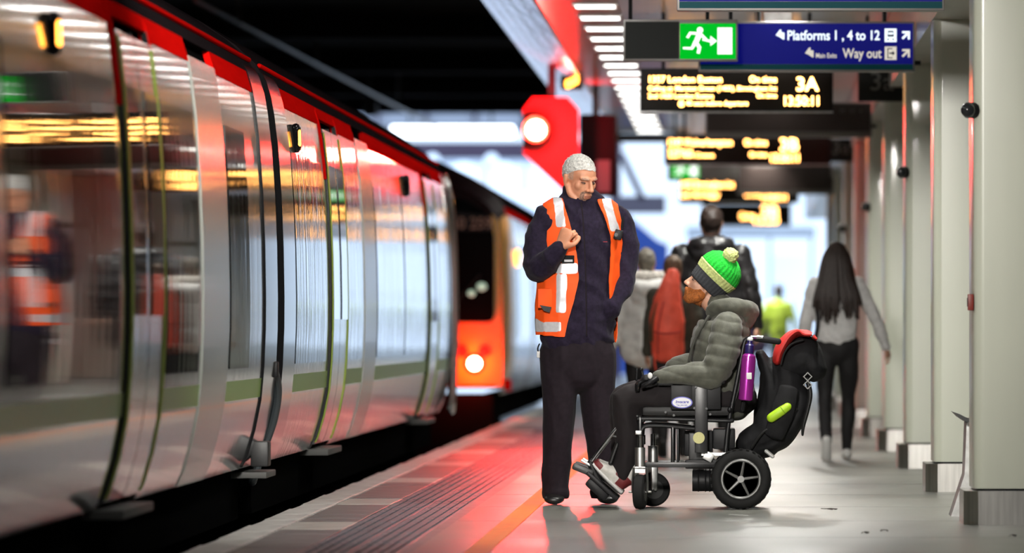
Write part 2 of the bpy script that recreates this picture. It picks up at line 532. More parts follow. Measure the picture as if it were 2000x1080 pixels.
# added row of fill lights over the walkway, brightening people and pillars
for k, (y, pw) in enumerate(((33.05, 70), (36.2, 34), (40.5, 70), (46.9, 85), (53.0, 85), (61.8, 80), (68.4, 80), (75.3, 80), (84.0, 80), (92.0, 100), (99.5, 120))):
    t = thing('wall_washer_light', 'long white light fitting under the ceiling above the walkway, by the pillars', 'light', (0.30, y, CZ), 'walkway lights by the pillars')
    for x_ in (0.20, 0.39): MB().span((x_, y-0.62, CZ-0.17), (x_+0.01, y+0.62, CZ), 0.002).build('baffle', m_galv, t)
    for y_ in (-0.62, 0.61): MB().span((0.21, y+y_, CZ-0.17), (0.39, y+y_+0.01, CZ)).build('end_cap', m_galv, t)
    MB().span((0.21, y-0.61, CZ-0.012), (0.39, y+0.61, CZ-0.002)).build('diffuser', m_fill, t)
    area_light('walkway_lamp', (0.30, y, CZ-0.02), (0, 0, 0), 0.16, 1.18, pw*1.7, (1.0, 0.985, 0.92))
MB().span((1.09, -4, 2.60), (4.6, 104, 3.45)).build('trim_1', m_ceil); struct(bpy.data.objects['trim_1'])
fp = MB()
for j in range(5):                       # one bay of five lapped boards
    t0, t1 = j/5, (j+0.93)/5
    x0, z0 = -1.34-0.62*t0, CZ+0.36*t0; x1, z1 = -1.34-0.62*t1, CZ+0.36*t1
    fp.raw([V(x0, 0.01, z0), V(x1, 0.01, z1), V(x1, 2.99, z1), V(x0, 2.99, z0), V(x0+0.02, 0.01, z0+0.04), V(x1+0.02, 0.01, z1+0.04), V(x1+0.02, 2.99, z1+0.04), V(x0+0.02, 2.99, z0+0.04)],
           [(0, 1, 2, 3), (7, 6, 5, 4), (0, 4, 5, 1), (1, 5, 6, 2), (2, 6, 7, 3), (3, 7, 4, 0)])
fme = fp.mesh('fascia_panel')
MB().raw([V(-1.30, -4, CZ), V(-1.96, -4, 3.50), V(-1.9, -4, 3.60), V(-1.25, -4, 3.60), V(-1.30, 76, CZ), V(-1.96, 76, 3.50), V(-1.9, 76, 3.60), V(-1.25, 76, 3.60)],
         [(0, 1, 2, 3), (7, 6, 5, 4), (0, 4, 5, 1), (1, 5, 6, 2), (2, 6, 7, 3), (3, 7, 4, 0)]).build('trim_2', m_ceil, smooth=False)
tr2 = struct(bpy.data.objects['trim_2'])
for k in range(19): piece('fascia_panel', fme, m_fascia, (-0.012, 20+3*k, -0.012), tr2)
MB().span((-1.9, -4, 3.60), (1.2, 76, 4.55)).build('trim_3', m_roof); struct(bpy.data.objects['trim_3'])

# ------------------------------------------------------------------ pillars
def octo(x0, x1, y0, y1, c):
    return [(x0+c, y0), (x1-c, y0), (x1, y0+c), (x1, y1-c), (x1-c, y1), (x0+c, y1), (x0, y1-c), (x0, y0+c)]
def col_mesh(x0, x1, y0, y1, c, z0, z1, name, rounded=False):
    out = []
    if rounded:
        for (cx, cy, a0) in ((x0+c, y0+c, 180), (x1-c, y0+c, 270), (x1-c, y1-c, 0), (x0+c, y1-c, 90)):
            for k in range(7):
                a = math.radians(a0+15*k); out.append((cx+c*math.cos(a), cy+c*math.sin(a)))
    else: out = octo(x0, x1, y0, y1, c)
    n = len(out)
    vs = [V(x, y, z0) for x, y in out]+[V(x, y, z1) for x, y in out]
    fs = [tuple(reversed(range(n))), tuple(range(n, 2*n))]+[(i, (i+1) % n, n+(i+1) % n, n+i) for i in range(n)]
    return MB().raw(vs, fs).mesh(name)
ps = col_mesh(0.0, 0.62, 0.0, 0.62, 0.05, 0.165, 2.6, 'shaft', True)
pbm = MB(); pbm.bm.from_mesh(col_mesh(-0.045, 0.665, -0.05, 0.67, 0.065, 0.0, 0.155, 'b')); pb_me = pbm.mesh('base')
pg = col_mesh(0.015, 0.605, 0.015, 0.605, 0.05, 0.155, 0.166, 'shadow_gap', True)
ORD = ['nearest', 'second', 'third', 'fourth', 'fifth', 'sixth', 'seventh', 'eighth', 'ninth']
for k in range(9):
    y = 30.52+6.1*k
    lab = 'pale grey pillar with a steel base, %s in the row' % ORD[k] if k else 'nearest pale grey pillar, with a steel base, a black camera dome and a red call point'
    p = thing('pillar', lab, 'pillar', (1.095, y, 0), 'pillars along the platform')
    o = piece('shaft', ps, m_pill, (0, 0, 0), p)
    if not ps.polygons[2].use_smooth:
        ps.polygons.foreach_set('use_smooth', [True]*len(ps.polygons)); ps.set_sharp_from_angle(angle=math.radians(35))
    piece('base', pb_me, m_steel, (0, 0, 0), p); piece('shadow_gap', pg, m_black, (0, 0, 0), p)
    if k % 2 == 0 and k < 8:
        c = thing('camera_dome', 'round black camera dome fixed to the side of the %s pillar' % ORD[k], 'camera', (1.085, y-0.02, 1.90), 'camera domes on the pillars')
        MB().cyl(V(1.10, y+0.02, 1.90), V(1.065, y-0.005, 1.90), 0.036, 20).build('mount', m_black, c)
        MB().ball(V(1.07, y-0.015, 1.90), 0.034, 20).build('dome', m_dome, c)
c = thing('call_point', 'small dark red box fixed to the edge of the nearest pillar', 'call point', (1.085, 30.56, 1.0))
MB().box(V(1.083, 30.56, 1.02), (0.026, 0.06, 0.075), None, 0.004).build('housing', m_redbox, c)
MB().box(V(1.069, 30.56, 1.02), (0.004, 0.035, 0.04), None, 0.001).build('push_plate', m_black, c)

# bench between the first two pillars, only its tip and a foot stand out
bn = thing('bench', 'grey metal bench mostly hidden behind the nearest pillar', 'bench', (1.5, 32.0, 0))
b = MB(); seat = [(1.045+0.0, 0.50), (1.07, 0.475), (1.10, 0.455), (1.16, 0.445), (2.0, 0.445), (2.0, 0.46), (1.16, 0.46), (1.11, 0.472), (1.075, 0.49)]
b.prism(seat, 31.75, 32.2); b.build('seat', m_darkmetal, bn)
MB().prism([(1.16, 0.62), (1.95, 0.62), (1.95, 0.86), (1.16, 0.86)], 32.2, 32.23).build('backrest', m_darkmetal, bn)
for x in (1.13, 1.9):
    MB().prism([(x-0.095, 0), (x+0.06, 0), (x+0.02, 0.12), (x+0.02, 0.45), (x-0.02, 0.45), (x-0.03, 0.2)], 31.85, 32.22).build('leg', m_galv, bn)

# ------------------------------------------------------------------ signs hanging from the canopy
def rods(parent, xs, Y, z0):
    for x in xs: MB().cyl(V(x, Y, z0), V(x, Y, CZ+0.02), 0.012, 8).build('hanger_rod', m_black, parent)
def panel_sign(label, x0, x1, z0, z1, Y, face, D=0.14, edge_m=None, rod=(0.1, 0.5, 0.9)):
    s = thing('hanging_sign', label, 'sign', ((x0+x1)/2, Y, z0))
    MB().span((x0, Y, z0), (x1, Y+D, z1), 0.006).build('case', m_frame, s)
    MB().span((x0+0.012, Y-0.004, z0+0.045), (x1-0.012, Y+0.01, z1-0.012)).build('face', face, s)
    if edge_m: MB().span((x0+0.012, Y-0.004, z0+0.012), (x1-0.012, Y+0.01, z0+0.044)).build('border', edge_m, s)
    rods(s, [x0+(x1-x0)*r for r in rod], Y+D/2, z1)
    return s
def px(x, Y): return (x-1435)*Y/FPX
def pz(y, Y): return CAMZ+(640-y)*Y/FPX
# topmost sign, only its lower part is in the frame
Y = 32.2
s0 = panel_sign('blue hanging sign cut off by the top edge of the photo', px(1322, Y), px(1845, Y), pz(21, Y), pz(-75, Y), Y, m_blue, 0.14, m_teal)
# platforms / way out sign
Y = 40.0
s1 = panel_sign('blue hanging sign reading Platforms 1, 4 to 12 and Way out', px(1364, Y), px(1787, Y), pz(140, Y), pz(42, Y), Y, m_blue, 0.14, m_teal, (0.28, 0.86))
yf = Y-0.0055
S = Y/FPX
text('lettering', 'Platforms', 26.5*S, px(1537, Y), yf, pz(78, Y), m_white_lit, s1, bold=0.018, sx=0.83)
text('lettering', '1 , 4 to 12', 26.5*S, px(1627, Y), yf, pz(78, Y), m_white_lit, s1, bold=0.018, sx=0.82)
text('lettering', 'Main Exits', 13.5*S, px(1593, Y), yf, pz(113, Y), m_cream_lit, s1, bold=0.014, sx=0.74)
text('lettering', 'Way out', 26.5*S, px(1646, Y), yf, pz(113, Y), m_cream_lit, s1, bold=0.016, sx=0.80)
def poly(name, pts, m, parent, Y, t=0.002):
    return MB().prism([(px(x, Y), pz(y, Y)) for x, y in pts], Y-0.0055-t, Y-0.0045).build(name, m, parent, smooth=False)
for dx, dy, mm in ((0, 0, m_white_lit), (57, 35, m_cream_lit)):
    poly('pictogram', [(1515+dx, 69+dy), (1523+dx, 58+dy), (1526+dx, 58+dy), (1526+dx, 63+dy), (1532+dx, 64+dy), (1532+dx, 77+dy), (1529+dx, 77+dy), (1522+dx, 72+dy)], mm, s1, Y)
def arrow(cx, cy, mm):
    poly('arrow', [(cx-7, cy-8), (cx+8, cy-8), (cx+8, cy+8), (cx+4, cy+8), (cx+4, cy-1), (cx-5, cy+8), (cx-8, cy+5), (cx+1, cy-4), (cx-7, cy-4)], mm, s1, Y)
arrow(1769, 69, m_white_lit); arrow(1769, 104, m_cream_lit)
m_ink = mat('sign_ink', (0.02, 0.02, 0.09), 0.5)
for cy, mm in ((69, m_white_lit), (104, m_cream_lit)):
    poly('pictogram_square', [(1728, cy-13), (1751, cy-13), (1751, cy+13), (1728, cy+13)], mm, s1, Y)
Yi = Y-0.003
ti = MB()                            # little train front
for a in ([(1734, 60), (1745, 60), (1746, 72), (1733, 72)], [(1734, 75), (1737, 75), (1735, 79), (1732, 79)], [(1742, 75), (1745, 75), (1747, 79), (1744, 79)]):
    ti.prism([(px(x, Y), pz(y, Y)) for x, y in a], Yi-0.0065, Yi-0.0045)
ti.build('train_pictogram', m_ink, s1, smooth=False)
ti = MB().prism([(px(1735, Y), pz(63.5, Y)), (px(1744, Y), pz(63.5, Y)), (px(1744.5, Y), pz(67.5, Y)), (px(1734.5, Y), pz(67.5, Y))], Yi-0.008, Yi-0.006).build('train_pictogram', m_white_lit, s1, smooth=False)
ti = MB()
for a in ([(1733, 94), (1735, 94), (1735, 114), (1733, 114)], [(1733, 94), (1743, 94), (1743, 96), (1733, 96)], [(1733, 112), (1743, 112), (1743, 114), (1733, 114)],
          [(1737, 102.5), (1743, 102.5), (1743, 99), (1748, 104), (1743, 109), (1743, 105.5), (1737, 105.5)]):
    ti.prism([(px(x, Y), pz(y, Y)) for x, y in a], Yi-0.0065, Yi-0.0045)
ti.build('exit_pictogram', m_ink, s1, smooth=False)
MB().cyl(V(px(1787, Y), Y+0.07, pz(122, Y)), V(1.12, Y+0.07, pz(122, Y)), 0.014, 8).build('side_bracket', m_black, s1)

# emergency exit box in front of it
def exit_box(label, x0, x1, y0, y1, Y, gx0, gx1, gy0, gy1, detail=True):
    e = thing('exit_sign', label, 'sign', (px((x0+x1)/2, Y), Y, pz(y1, Y)))
    MB().span((px(x0, Y), Y, pz(y1, Y)), (px(x1, Y), Y+0.12, pz(y0, Y)), 0.006).build('case', m_frame, e)
    MB().span((px(x0+4, Y), Y-0.003, pz(y1-4, Y)), (px(gx0-1, Y), Y+0.01, pz(y0+4, Y))).build('blank_panel', m_charc, e)
    MB().span((px(gx0, Y), Y-0.003, pz(gy1, Y)), (px(gx1, Y), Y+0.01, pz(gy0, Y))).build('lit_panel', m_green_lit, e)
    f = MB(); w = (gx1-gx0)/110.0; h = (gy1-gy0)/69.0
    def q(x, y): return (px(gx0+(x-1328)*w, Y), pz(gy0+(y-46)*h, Y))
    f.prism([q(*a) for a in ((1402, 54), (1431, 54), (1431, 106), (1402, 106))], Y-0.005, Y-0.003)
    f.prism([q(*a) for a in ((1373, 75), (1388, 78), (1388, 70), (1401, 80), (1388, 90), (1388, 83), (1372, 79))], Y-0.005, Y-0.003)
    c = q(1367.5, 59)
    f.prism([(c[0]+6.2*w*Y/FPX*math.cos(a*PI/8), c[1]+6.2*h*Y/FPX*math.sin(a*PI/8)) for a in range(16)], Y-0.005, Y-0.003)
    for st in (((1362, 63), (1373, 66), (1364, 84), (1355, 82)),            # trunk
               ((1363, 63), (1364, 68), (1350, 67), (1345, 75), (1340, 73), (1347, 62)),   # rear arm
               ((1372, 66), (1369, 71), (1379, 80), (1382, 76)),            # front arm
               ((1355, 80), (1364, 83), (1370, 92), (1367, 105), (1361, 104), (1363, 94)),   # front leg
               ((1355, 80), (1361, 86), (1353, 97), (1334, 96), (1334, 92), (1350, 92))):    # rear leg
        f.prism([q(*a) for a in st], Y-0.005, Y-0.003)
    f.build('pictogram', m_exit_white, e, smooth=False)
    rods(e, [px(x0+14, Y), px(x1-60*w, Y), px(x1-14*w, Y)], Y+0.06, pz(y0, Y))
    return e
exit_box('lit green running man exit sign beside the blue Platforms sign', 1217, 1441, 38, 119, 39.5, 1328, 1437, 46, 115)
exit_box('small blurred green exit sign hanging further along the platform', 1304, 1440, 317, 352, 68, 1311, 1366, 321, 348)

# departure boards
def board(label, x0, x1, y0, y1, Y, lines):
    d = thing('departure_board', label, 'display', (px((x0+x1)/2, Y), Y, pz(y1, Y)))
    MB().span((px(x0, Y), Y, pz(y1, Y)), (px(x1, Y), Y+0.22, pz(y0, Y)), 0.008).build('case', m_black, d)
    MB().span((px(x0+5, Y), Y-0.004, pz(y1-6, Y)), (px(x1-5, Y), Y+0.01, pz(y0+5, Y))).build('screen', m_board, d)
    MB().span((px(x0, Y), Y-0.01, pz(y1+1.5, Y)), (px(x1, Y), Y+0.01, pz(y1-1.5, Y))).build('lower_trim', m_galv, d)
    for body, x, xr, yb, hh in lines:
        o = text('led_lettering', body, hh/0.72*Y/FPX, 0, 0, 0, m_led, None, bold=0.012)
        xs = [v.co.x for v in o.data.vertices]; a, b_ = min(xs), max(xs)
        k = (px(xr, Y)-px(x, Y))/(b_-a)
        o.data.transform(Matrix(((k, 0, 0, px(x, Y)-a*k), (0, 1, 0, Y-0.006), (0, 0, 1, pz(yb, Y)), (0, 0, 0, 1))))
        o.data.transform(Matrix.Translation(-origin(d))); o.parent = d; ORIG[o.name] = origin(d)
    rods(d, [px(x0+(x1-x0)*r, Y) for r in (0.12, 0.88)], Y+0.1, pz(y0, Y))
    return d
board('departure board reading 1357 London Euston and 3A, first of the lit boards', 1250, 1627, 133, 219, 46.4, [
    ('1357 London Euston', 1268, 1410, 161, 13), ('On time', 1464, 1517, 161, 13),
    ('Calling at: Marston Green (1405), Birmingham Int', 1266, 1517, 177, 9.5),
    ('2nd 1430 London Euston', 1266, 1393, 192, 9.5), ('On time', 1478, 1517, 191, 9.5),
    ('@ 40 secs before departure', 1325, 1461, 206, 9.5), ('3A', 1556, 1599, 177, 27), ('13:50:11', 1532, 1599, 206, 19)])
board('second lit departure board, reading 3B, just below the first one', 1298, 1622, 262, 322, 61.2, [
    ('1349 Wolverhampton', 1306, 1430, 284, 13), ('Calling at', 1306, 1352, 298, 8), ('2nd 1404 Crewe', 1306, 1394, 307, 8), ('On time', 1454, 1498, 284, 12),
    ('On time', 1464, 1498, 306, 9), ('3B', 1524, 1559, 294, 24), ('13:50:11', 1506, 1560, 316, 16)])
board('third lit departure board, small and blurred, below the second one', 1327, 1560, 345, 396, 79.6, [
    ('1402 Birmingham Int', 1330, 1433, 366, 12), ('2nd 1415 Rugby', 1330, 1404, 385, 10), ('On time', 1447, 1486, 366, 11), ('On time', 1455, 1486, 384, 9),
    ('3A', 1500, 1536, 373, 22), ('13:50:11', 1489, 1536, 391, 14)])
board('farthest lit departure board, half hidden above the walking man', 1370, 1545, 398, 440, 97, [
    ('On time', 1446, 1474, 428, 12), ('3B', 1488, 1519, 422, 19), ('13:50', 1474, 1520, 436, 12)])

# platform letter signs and unlit signs
def letter_sign(label, x0, x1, y0, y1, Y):
    s = thing('platform_sign', label, 'sign', (px((x0+x1)/2, Y), Y, pz(y1, Y)))
    MB().span((px(x0, Y), Y, pz(y1, Y)), (px(x1, Y), Y+0.08, pz(y0, Y)), 0.005).build('case', m_charc, s)
    h = (y1-y0)
    text('lettering', '3a', h*0.84*Y/FPX, px((x0+x1)/2, Y), Y-0.004, pz(y1-h*0.36, Y), m_faint, s, align='CENTER', bold=0.0, sx=1.05)
    rods(s, [px(x0+(x1-x0)*r, Y) for r in (0.2, 0.8)], Y+0.04, pz(y0, Y))
letter_sign('dark sign lettered 3a, the larger of the two, below the blue sign', 1676, 1768, 137, 198, 47.0)
letter_sign('dark sign lettered 3a, the smaller one farther along', 1600, 1683, 271, 316, 62.5)
Y = 52.5
u = panel_sign('brown unlit hanging sign behind the first departure board', px(1378, Y), px(1703, Y), pz(268, Y), pz(200, Y), Y, m_brown, 0.14, None, (0.25, 0.75))
text('lettering', 'M  H  +', 14*Y/FPX, px(1640, Y), Y-0.006, pz(222, Y), m_faint, u)
MB().cyl(V(px(1703, Y), Y+0.07, pz(246, Y)), V(1.12, Y+0.07, pz(246, Y)), 0.014, 8).build('side_bracket', m_black, u)
Y = 75
panel_sign('dark unlit hanging sign between the second and third departure boards', px(1440, Y), px(1640, Y), pz(380, Y), pz(322, Y), Y, m_brown, 0.14, None, (0.25, 0.75))
# ------------------------------------------------------------------ trains
m_body = mat('train_body_silver', (0.24, 0.25, 0.24), 0.09, 0.6, bump=0.28, bscale=1.0, stretch=(0.0, 13.0, 0.30), bdist=0.010, coat=0.3)
m_bodyn = mat('train_body_silver_flat', (0.22, 0.23, 0.22), 0.09, 0.6, bump=0.10, bscale=1.0, stretch=(0.0, 5.0, 0.40), bdist=0.010, coat=0.3)
m_pocket = mat('train_pale_panel', (0.40, 0.42, 0.38), 0.22, 0.1, bump=0.05, bscale=1.0, stretch=(0, 4, 0.5), bdist=0.01, coat=0.2)
m_glass = mat('train_window_glass', (0.006, 0.007, 0.008), 0.03, spec=0.9, bump=0.05, bscale=1.0, stretch=(0.0, 6.0, 0.4), bdist=0.010)
m_glassf = mat('train_window_glass_rippled', (0.006, 0.007, 0.008), 0.03, spec=0.9, bump=0.22, bscale=1.0, stretch=(0.0, 11.0, 0.35), bdist=0.010)
m_green = mat('train_green_paint', (0.30, 0.50, 0.10), 0.28, spec=0.3)
m_lime = mat('door_edge_lime', (0.46, 0.62, 0.10), 0.5, spec=0.15)
m_red = matte('train_red_stripe', (0.95, 0.006, 0.004))  # train red, with reflected signal light put into the colour
m_troof = matte('train_roof_grey', (0.022, 0.016, 0.018))
m_under = matte('underframe_black', (0.006, 0.006, 0.006))
m_tyellow = mat('train_front_yellow', (0.85, 0.42, 0.01), 0.3, coat=0.3)
m_cream = mat('train_cream_panel', (0.62, 0.60, 0.50), 0.3, coat=0.2)
m_bellows = mat('gangway_rubber', (0.010, 0.010, 0.011), 0.25)
m_stepm = mat('step_grey', (0.10, 0.10, 0.095), 0.6)
m_cable = mat('cable_sheath', (0.05, 0.06, 0.065), 0.35)

TX = -2.23
PROF = [(-0.115, 0.235), (-0.085, 0.30), (-0.050, 0.42), (-0.022, 0.56), (-0.008, 0.72), (-0.001, 0.90), (0.0, 1.05), (-0.004, 1.30), (-0.014, 1.55),
        (-0.030, 1.78), (-0.050, 1.95), (-0.066, 2.04), (-0.090, 2.12), (-0.14, 2.205), (-0.24, 2.30), (-0.42, 2.42), (-0.75, 2.58), (-1.1, 2.68), (-1.40, 2.71)]
def pxo(z):
    for (x0, z0), (x1, z1) in zip(PROF, PROF[1:]):
        if z0 <= z <= z1: return x0+(x1-x0)*(z-z0)/(z1-z0)
    return PROF[0][0] if z < PROF[0][1] else PROF[-1][0]
def skin(za, zb, ya, yb, off=0.0, thick=0.02, yfun=None):
    """a piece of the carriage side between two heights and two places along it, standing off the profile"""
    zs = sorted({za, zb, *[z for _, z in PROF if za < z < zb]})
    ys = [ya, yb]
    b = MB(); vs = []; fs = []
    for layer in (0, 1):
        for y in ys:
            for z in zs: vs.append(V(TX+pxo(z)+off-(thick if layer else 0), y, z))
    n = len(zs); 
    def I(l, j, i): return l*2*n+j*n+i
    for i in range(n-1):
        fs.append((I(0, 0, i), I(0, 1, i), I(0, 1, i+1), I(0, 0, i+1)))
        fs.append((I(1, 0, i), I(1, 0, i+1), I(1, 1, i+1), I(1, 1, i)))
        fs.append((I(0, 0, i), I(0, 0, i+1), I(1, 0, i+1), I(1, 0, i)))
        fs.append((I(0, 1, i), I(1, 1, i), I(1, 1, i+1), I(0, 1, i+1)))
    fs.append((I(0, 0, 0), I(1, 0, 0), I(1, 1, 0), I(0, 1, 0))); fs.append((I(0, 0, n-1), I(0, 1, n-1), I(1, 1, n-1), I(1, 0, n-1)))
    return b.raw(vs, fs)
XC = TX-1.40
def hull(ya, yb, name, m, parent, inset=0.03, z_from=0.25):
    pts = [(TX+x-inset, z) for x, z in PROF if z >= z_from]
    out = [(x, z) for x, z in pts]+[(2*XC-x, z) for x, z in reversed(pts[:-1])]
    return MB().prism(out, ya, yb).build(name, m, parent, angle=40)
def wheel_gear(parent, yc):
    b = MB()
    b.span((TX-0.45, yc-1.7, -0.42), (TX-0.30, yc+1.7, -0.22), 0.03)
    for dy in (-1.25, 1.25):
        b.cyl(V(TX-0.75, yc+dy, -0.48), V(TX-0.60, yc+dy, -0.48), 0.42, 28)
        b.cyl(V(TX-0.42, yc+dy, -0.40), V(TX-0.20, yc+dy, -0.40), 0.12, 14)
        b.box(V(TX-0.36, yc+dy, -0.2), (0.2, 0.36, 0.2), None, 0.02)
    b.cyl(V(TX-0.30, yc-0.3, -0.1), V(TX-0.30, yc+0.3, -0.1), 0.09, 14)
    b.build('bogie', m_under, parent)
def door(parent, ya, yb):
    L = (yb-ya)/2
    for j in range(2):
        a = ya+j*L+0.012; c = ya+(j+1)*L-0.012
        d = skin(0.26, 2.0, a, c, 0.012, 0.03).build('door', m_body, parent)
        skin(0.95, 1.80, a+0.09, c-0.09, 0.016, 0.01).build('door_window', m_glass, d)
        e = (a, a+0.07) if j == 0 else (c-0.07, c)
        skin(0.27, 1.98, e[0], e[1], 0.017, 0.01).build('edge_strip', m_lime, d)
    skin(0.24, 2.06, ya-0.025, ya+0.01, 0.004, 0.02).build('door_seal', m_black, parent)
    skin(0.24, 2.06, yb-0.01, yb+0.025, 0.004, 0.02).build('door_seal', m_black, parent)
    skin(0.24, 2.02, (ya+yb)/2-0.012, (ya+yb)/2+0.012, 0.006, 0.02).build('door_seal', m_black, parent)
    MB().span((TX-0.16, ya-0.1, 0.20), (TX-0.005, yb-0.35, 0.235), 0.006).build('step', m_stepm, parent)
    # red reflections beside the door, painted on as strips
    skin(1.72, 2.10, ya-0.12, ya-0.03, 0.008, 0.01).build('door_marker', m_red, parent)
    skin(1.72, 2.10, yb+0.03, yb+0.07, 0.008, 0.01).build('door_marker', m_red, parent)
def side_lamp(parent, yc, lit=True):
    x = TX+pxo(1.88)
    c = MB(); c.chain([(V(x+0.012, yc, 1.83), 0.04, 0.026), (V(x+0.010, yc, 1.93), 0.04, 0.026)], side=(0, 1, 0), seg=16)
    o = c.build('side_lamp', m_blackg, parent)
    g = MB(); g.chain([(V(x+0.024, yc-0.012, 1.845), 0.022, 0.014), (V(x+0.022, yc-0.012, 1.915), 0.022, 0.014)], side=(0, 1, 0), seg=12)
    g.build('lens', m_amberl if lit else m_blackg, o)

def carriage(label, ya, yb, doors, pockets, lamps, windows, m_body, m_glass):
    c = thing('train_carriage', label, 'train', (XC, (ya+yb)/2, -0.9), 'carriages of the nearest train')
    hull(ya, yb, 'carbody', m_under, c, 0.035)
    hull(ya, yb, 'roof_shell', m_troof, c, -0.004, 2.115)
    # body side in panels with narrow joints
    cuts = sorted({ya, yb, *[v for d in doors for v in d], *[v for d in pockets for v in d]})
    for a, b_ in zip(cuts, cuts[1:]):
        if any(abs(a-d[0]) < 1e-6 for d in doors): continue
        if any(abs(a-d[0]) < 1e-6 for d in pockets):
            skin(0.235, 2.045, a+0.006, b_-0.006, 0.006, 0.03).build('pale_panel', m_pocket, c); continue
        skin(0.235, 0.575, a+0.006, b_-0.006).build('side_panel', m_body, c)
        skin(0.575, 0.665, a+0.006, b_-0.006).build('green_band', m_green, c)
        skin(0.665, 2.035, a+0.006, b_-0.006).build('side_panel', m_body, c)
    for a, b_ in zip(cuts, cuts[1:]):
        if any(abs(a-d[0]) < 1e-6 for d in doors) or any(abs(a-d[0]) < 1e-6 for d in pockets): continue
        skin(2.02, 2.20, a+0.01, b_-0.01, 0.003, 0.03).build('red_stripe', m_red, c)  # livery stripe, widened and reddened to hold the signal's reflection
    for d in doors: skin(2.055, 2.20, d[0]+0.05, d[1]-0.02, 0.003, 0.03).build('red_stripe', m_red, c)
    MB().tube([V(TX-0.125, ya+0.1, 2.20), V(TX-0.125, yb-0.1, 2.20)], 0.012, smooth=False).build('gutter', m_red, c)
    for a, b_ in windows: skin(0.72, 1.80, a, b_, 0.004, 0.012).build('window', m_glass, c)
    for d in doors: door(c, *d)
    for l in lamps: side_lamp(c, l[0], l[1])
    # underframe boxes
    MB().span((TX-0.34, ya+0.2, -0.02), (TX-0.17, yb-0.2, 0.235)).build('solebar', m_under, c)
    y = ya+0.8; rr = random.Random(int(ya))
    while y < yb-1.2:
        w = rr.uniform(0.7, 1.6)
        if rr.random() < 0.8: MB().span((TX-0.5, y, -0.62), (TX-0.22-rr.random()*0.12, y+w, -0.02), 0.02).build('equipment_box', m_under, c)
        y += w+0.15
    wheel_gear(c, ya+3.0); wheel_gear(c, yb-3.0)
    return c
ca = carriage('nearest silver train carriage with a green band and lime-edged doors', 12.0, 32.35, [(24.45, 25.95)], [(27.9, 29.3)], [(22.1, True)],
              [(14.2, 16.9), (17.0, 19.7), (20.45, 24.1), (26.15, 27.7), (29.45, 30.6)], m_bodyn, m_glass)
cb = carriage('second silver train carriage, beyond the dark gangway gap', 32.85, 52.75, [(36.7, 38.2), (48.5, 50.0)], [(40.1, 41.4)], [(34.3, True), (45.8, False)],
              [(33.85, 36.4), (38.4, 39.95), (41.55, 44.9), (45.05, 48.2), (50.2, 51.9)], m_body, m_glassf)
# dark vehicle ends, the gangway bellows and the jumper cable between the carriages
for c, a, b_ in ((ca, 31.55, 32.36), (cb, 32.84, 33.7)):
    skin(0.24, 2.16, a, b_, 0.009, 0.03).build('end_panel', m_blackg, c)
for k, y in enumerate((32.42, 32.50, 32.58, 32.66, 32.74)):
    MB().span((TX-2.3, y, 0.3), (TX-0.32, y+0.04, 2.3), 0.015).build('bellows', m_bellows, ca)
MB().tube([V(TX-0.02, 32.40, 0.72), V(TX-0.005, 32.55, 0.60), V(TX-0.03, 32.6, 0.45), V(TX-0.09, 32.6, 0.28), V(TX-0.13, 32.55, 0.15)], 0.022).build('jumper_cable', m_cable, ca)
MB().span((TX-0.2, 31.7, 0.185), (TX+0.0, 32.34, 0.215), 0.006).build('step', m_stepm, ca)
MB().span((TX-0.08, 31.75, 0.24), (TX+0.004, 31.95, 0.36), 0.01).build('bracket', m_darkmetal, ca)
MB().span((TX-0.06, 32.30, 0.66), (TX+0.012, 32.40, 0.74), 0.01).build('coupling_box', m_black, ca)
# rear end of the second carriage
MB().tube([V(TX-0.02, 52.8, 0.25), V(TX+0.004, 52.82, 0.9), V(TX-0.02, 52.8, 1.8), V(TX-0.08, 52.8, 2.1)], 0.035).build('corner_post', m_chrome, cb)
skin(0.24, 2.10, 52.0, 52.45, 0.008, 0.02).build('end_panel', m_blackg, cb)

# second train: yellow cab front
YF = 66.0
cu = thing('train_cab_carriage', 'second train with a yellow cab front, black windscreen and red tail light', 'train', (XC, YF+10, -0.9))
hull(YF+0.9, YF+20, 'carbody', m_under, cu, 0.035)
hull(YF+0.9, YF+20, 'roof_shell', m_troof, cu, -0.004, 2.115)
for a, b_, mm in ((0.9, 2.2, m_cream), (2.2, 2.5, m_glass), (2.5, 7.0, m_body), (7.0, 8.3, m_pocket), (8.3, 20, m_body)):
    skin(0.235, 2.035, YF+a+0.005, YF+b_-0.005).build('side_panel', mm, cu)
skin(0.8, 1.8, YF+2.9, YF+6.6, 0.004).build('window', m_glass, cu); skin(0.8, 1.8, YF+9, YF+13, 0.004).build('window', m_glass, cu)
skin(2.035, 2.115, YF+0.9, YF+20, 0.003).build('red_stripe', m_red, cu)
wheel_gear(cu, YF+3.5)
MB().span((TX-0.34, YF+1, -0.02), (TX-0.17, YF+20, 0.235)).build('solebar', m_under, cu)
x = TX+pxo(1.55); l = MB().ball(V(TX+0.0, YF+2.35, 1.62), (0.03, 0.06, 0.09)).build('side_lamp', m_amberl, cu)
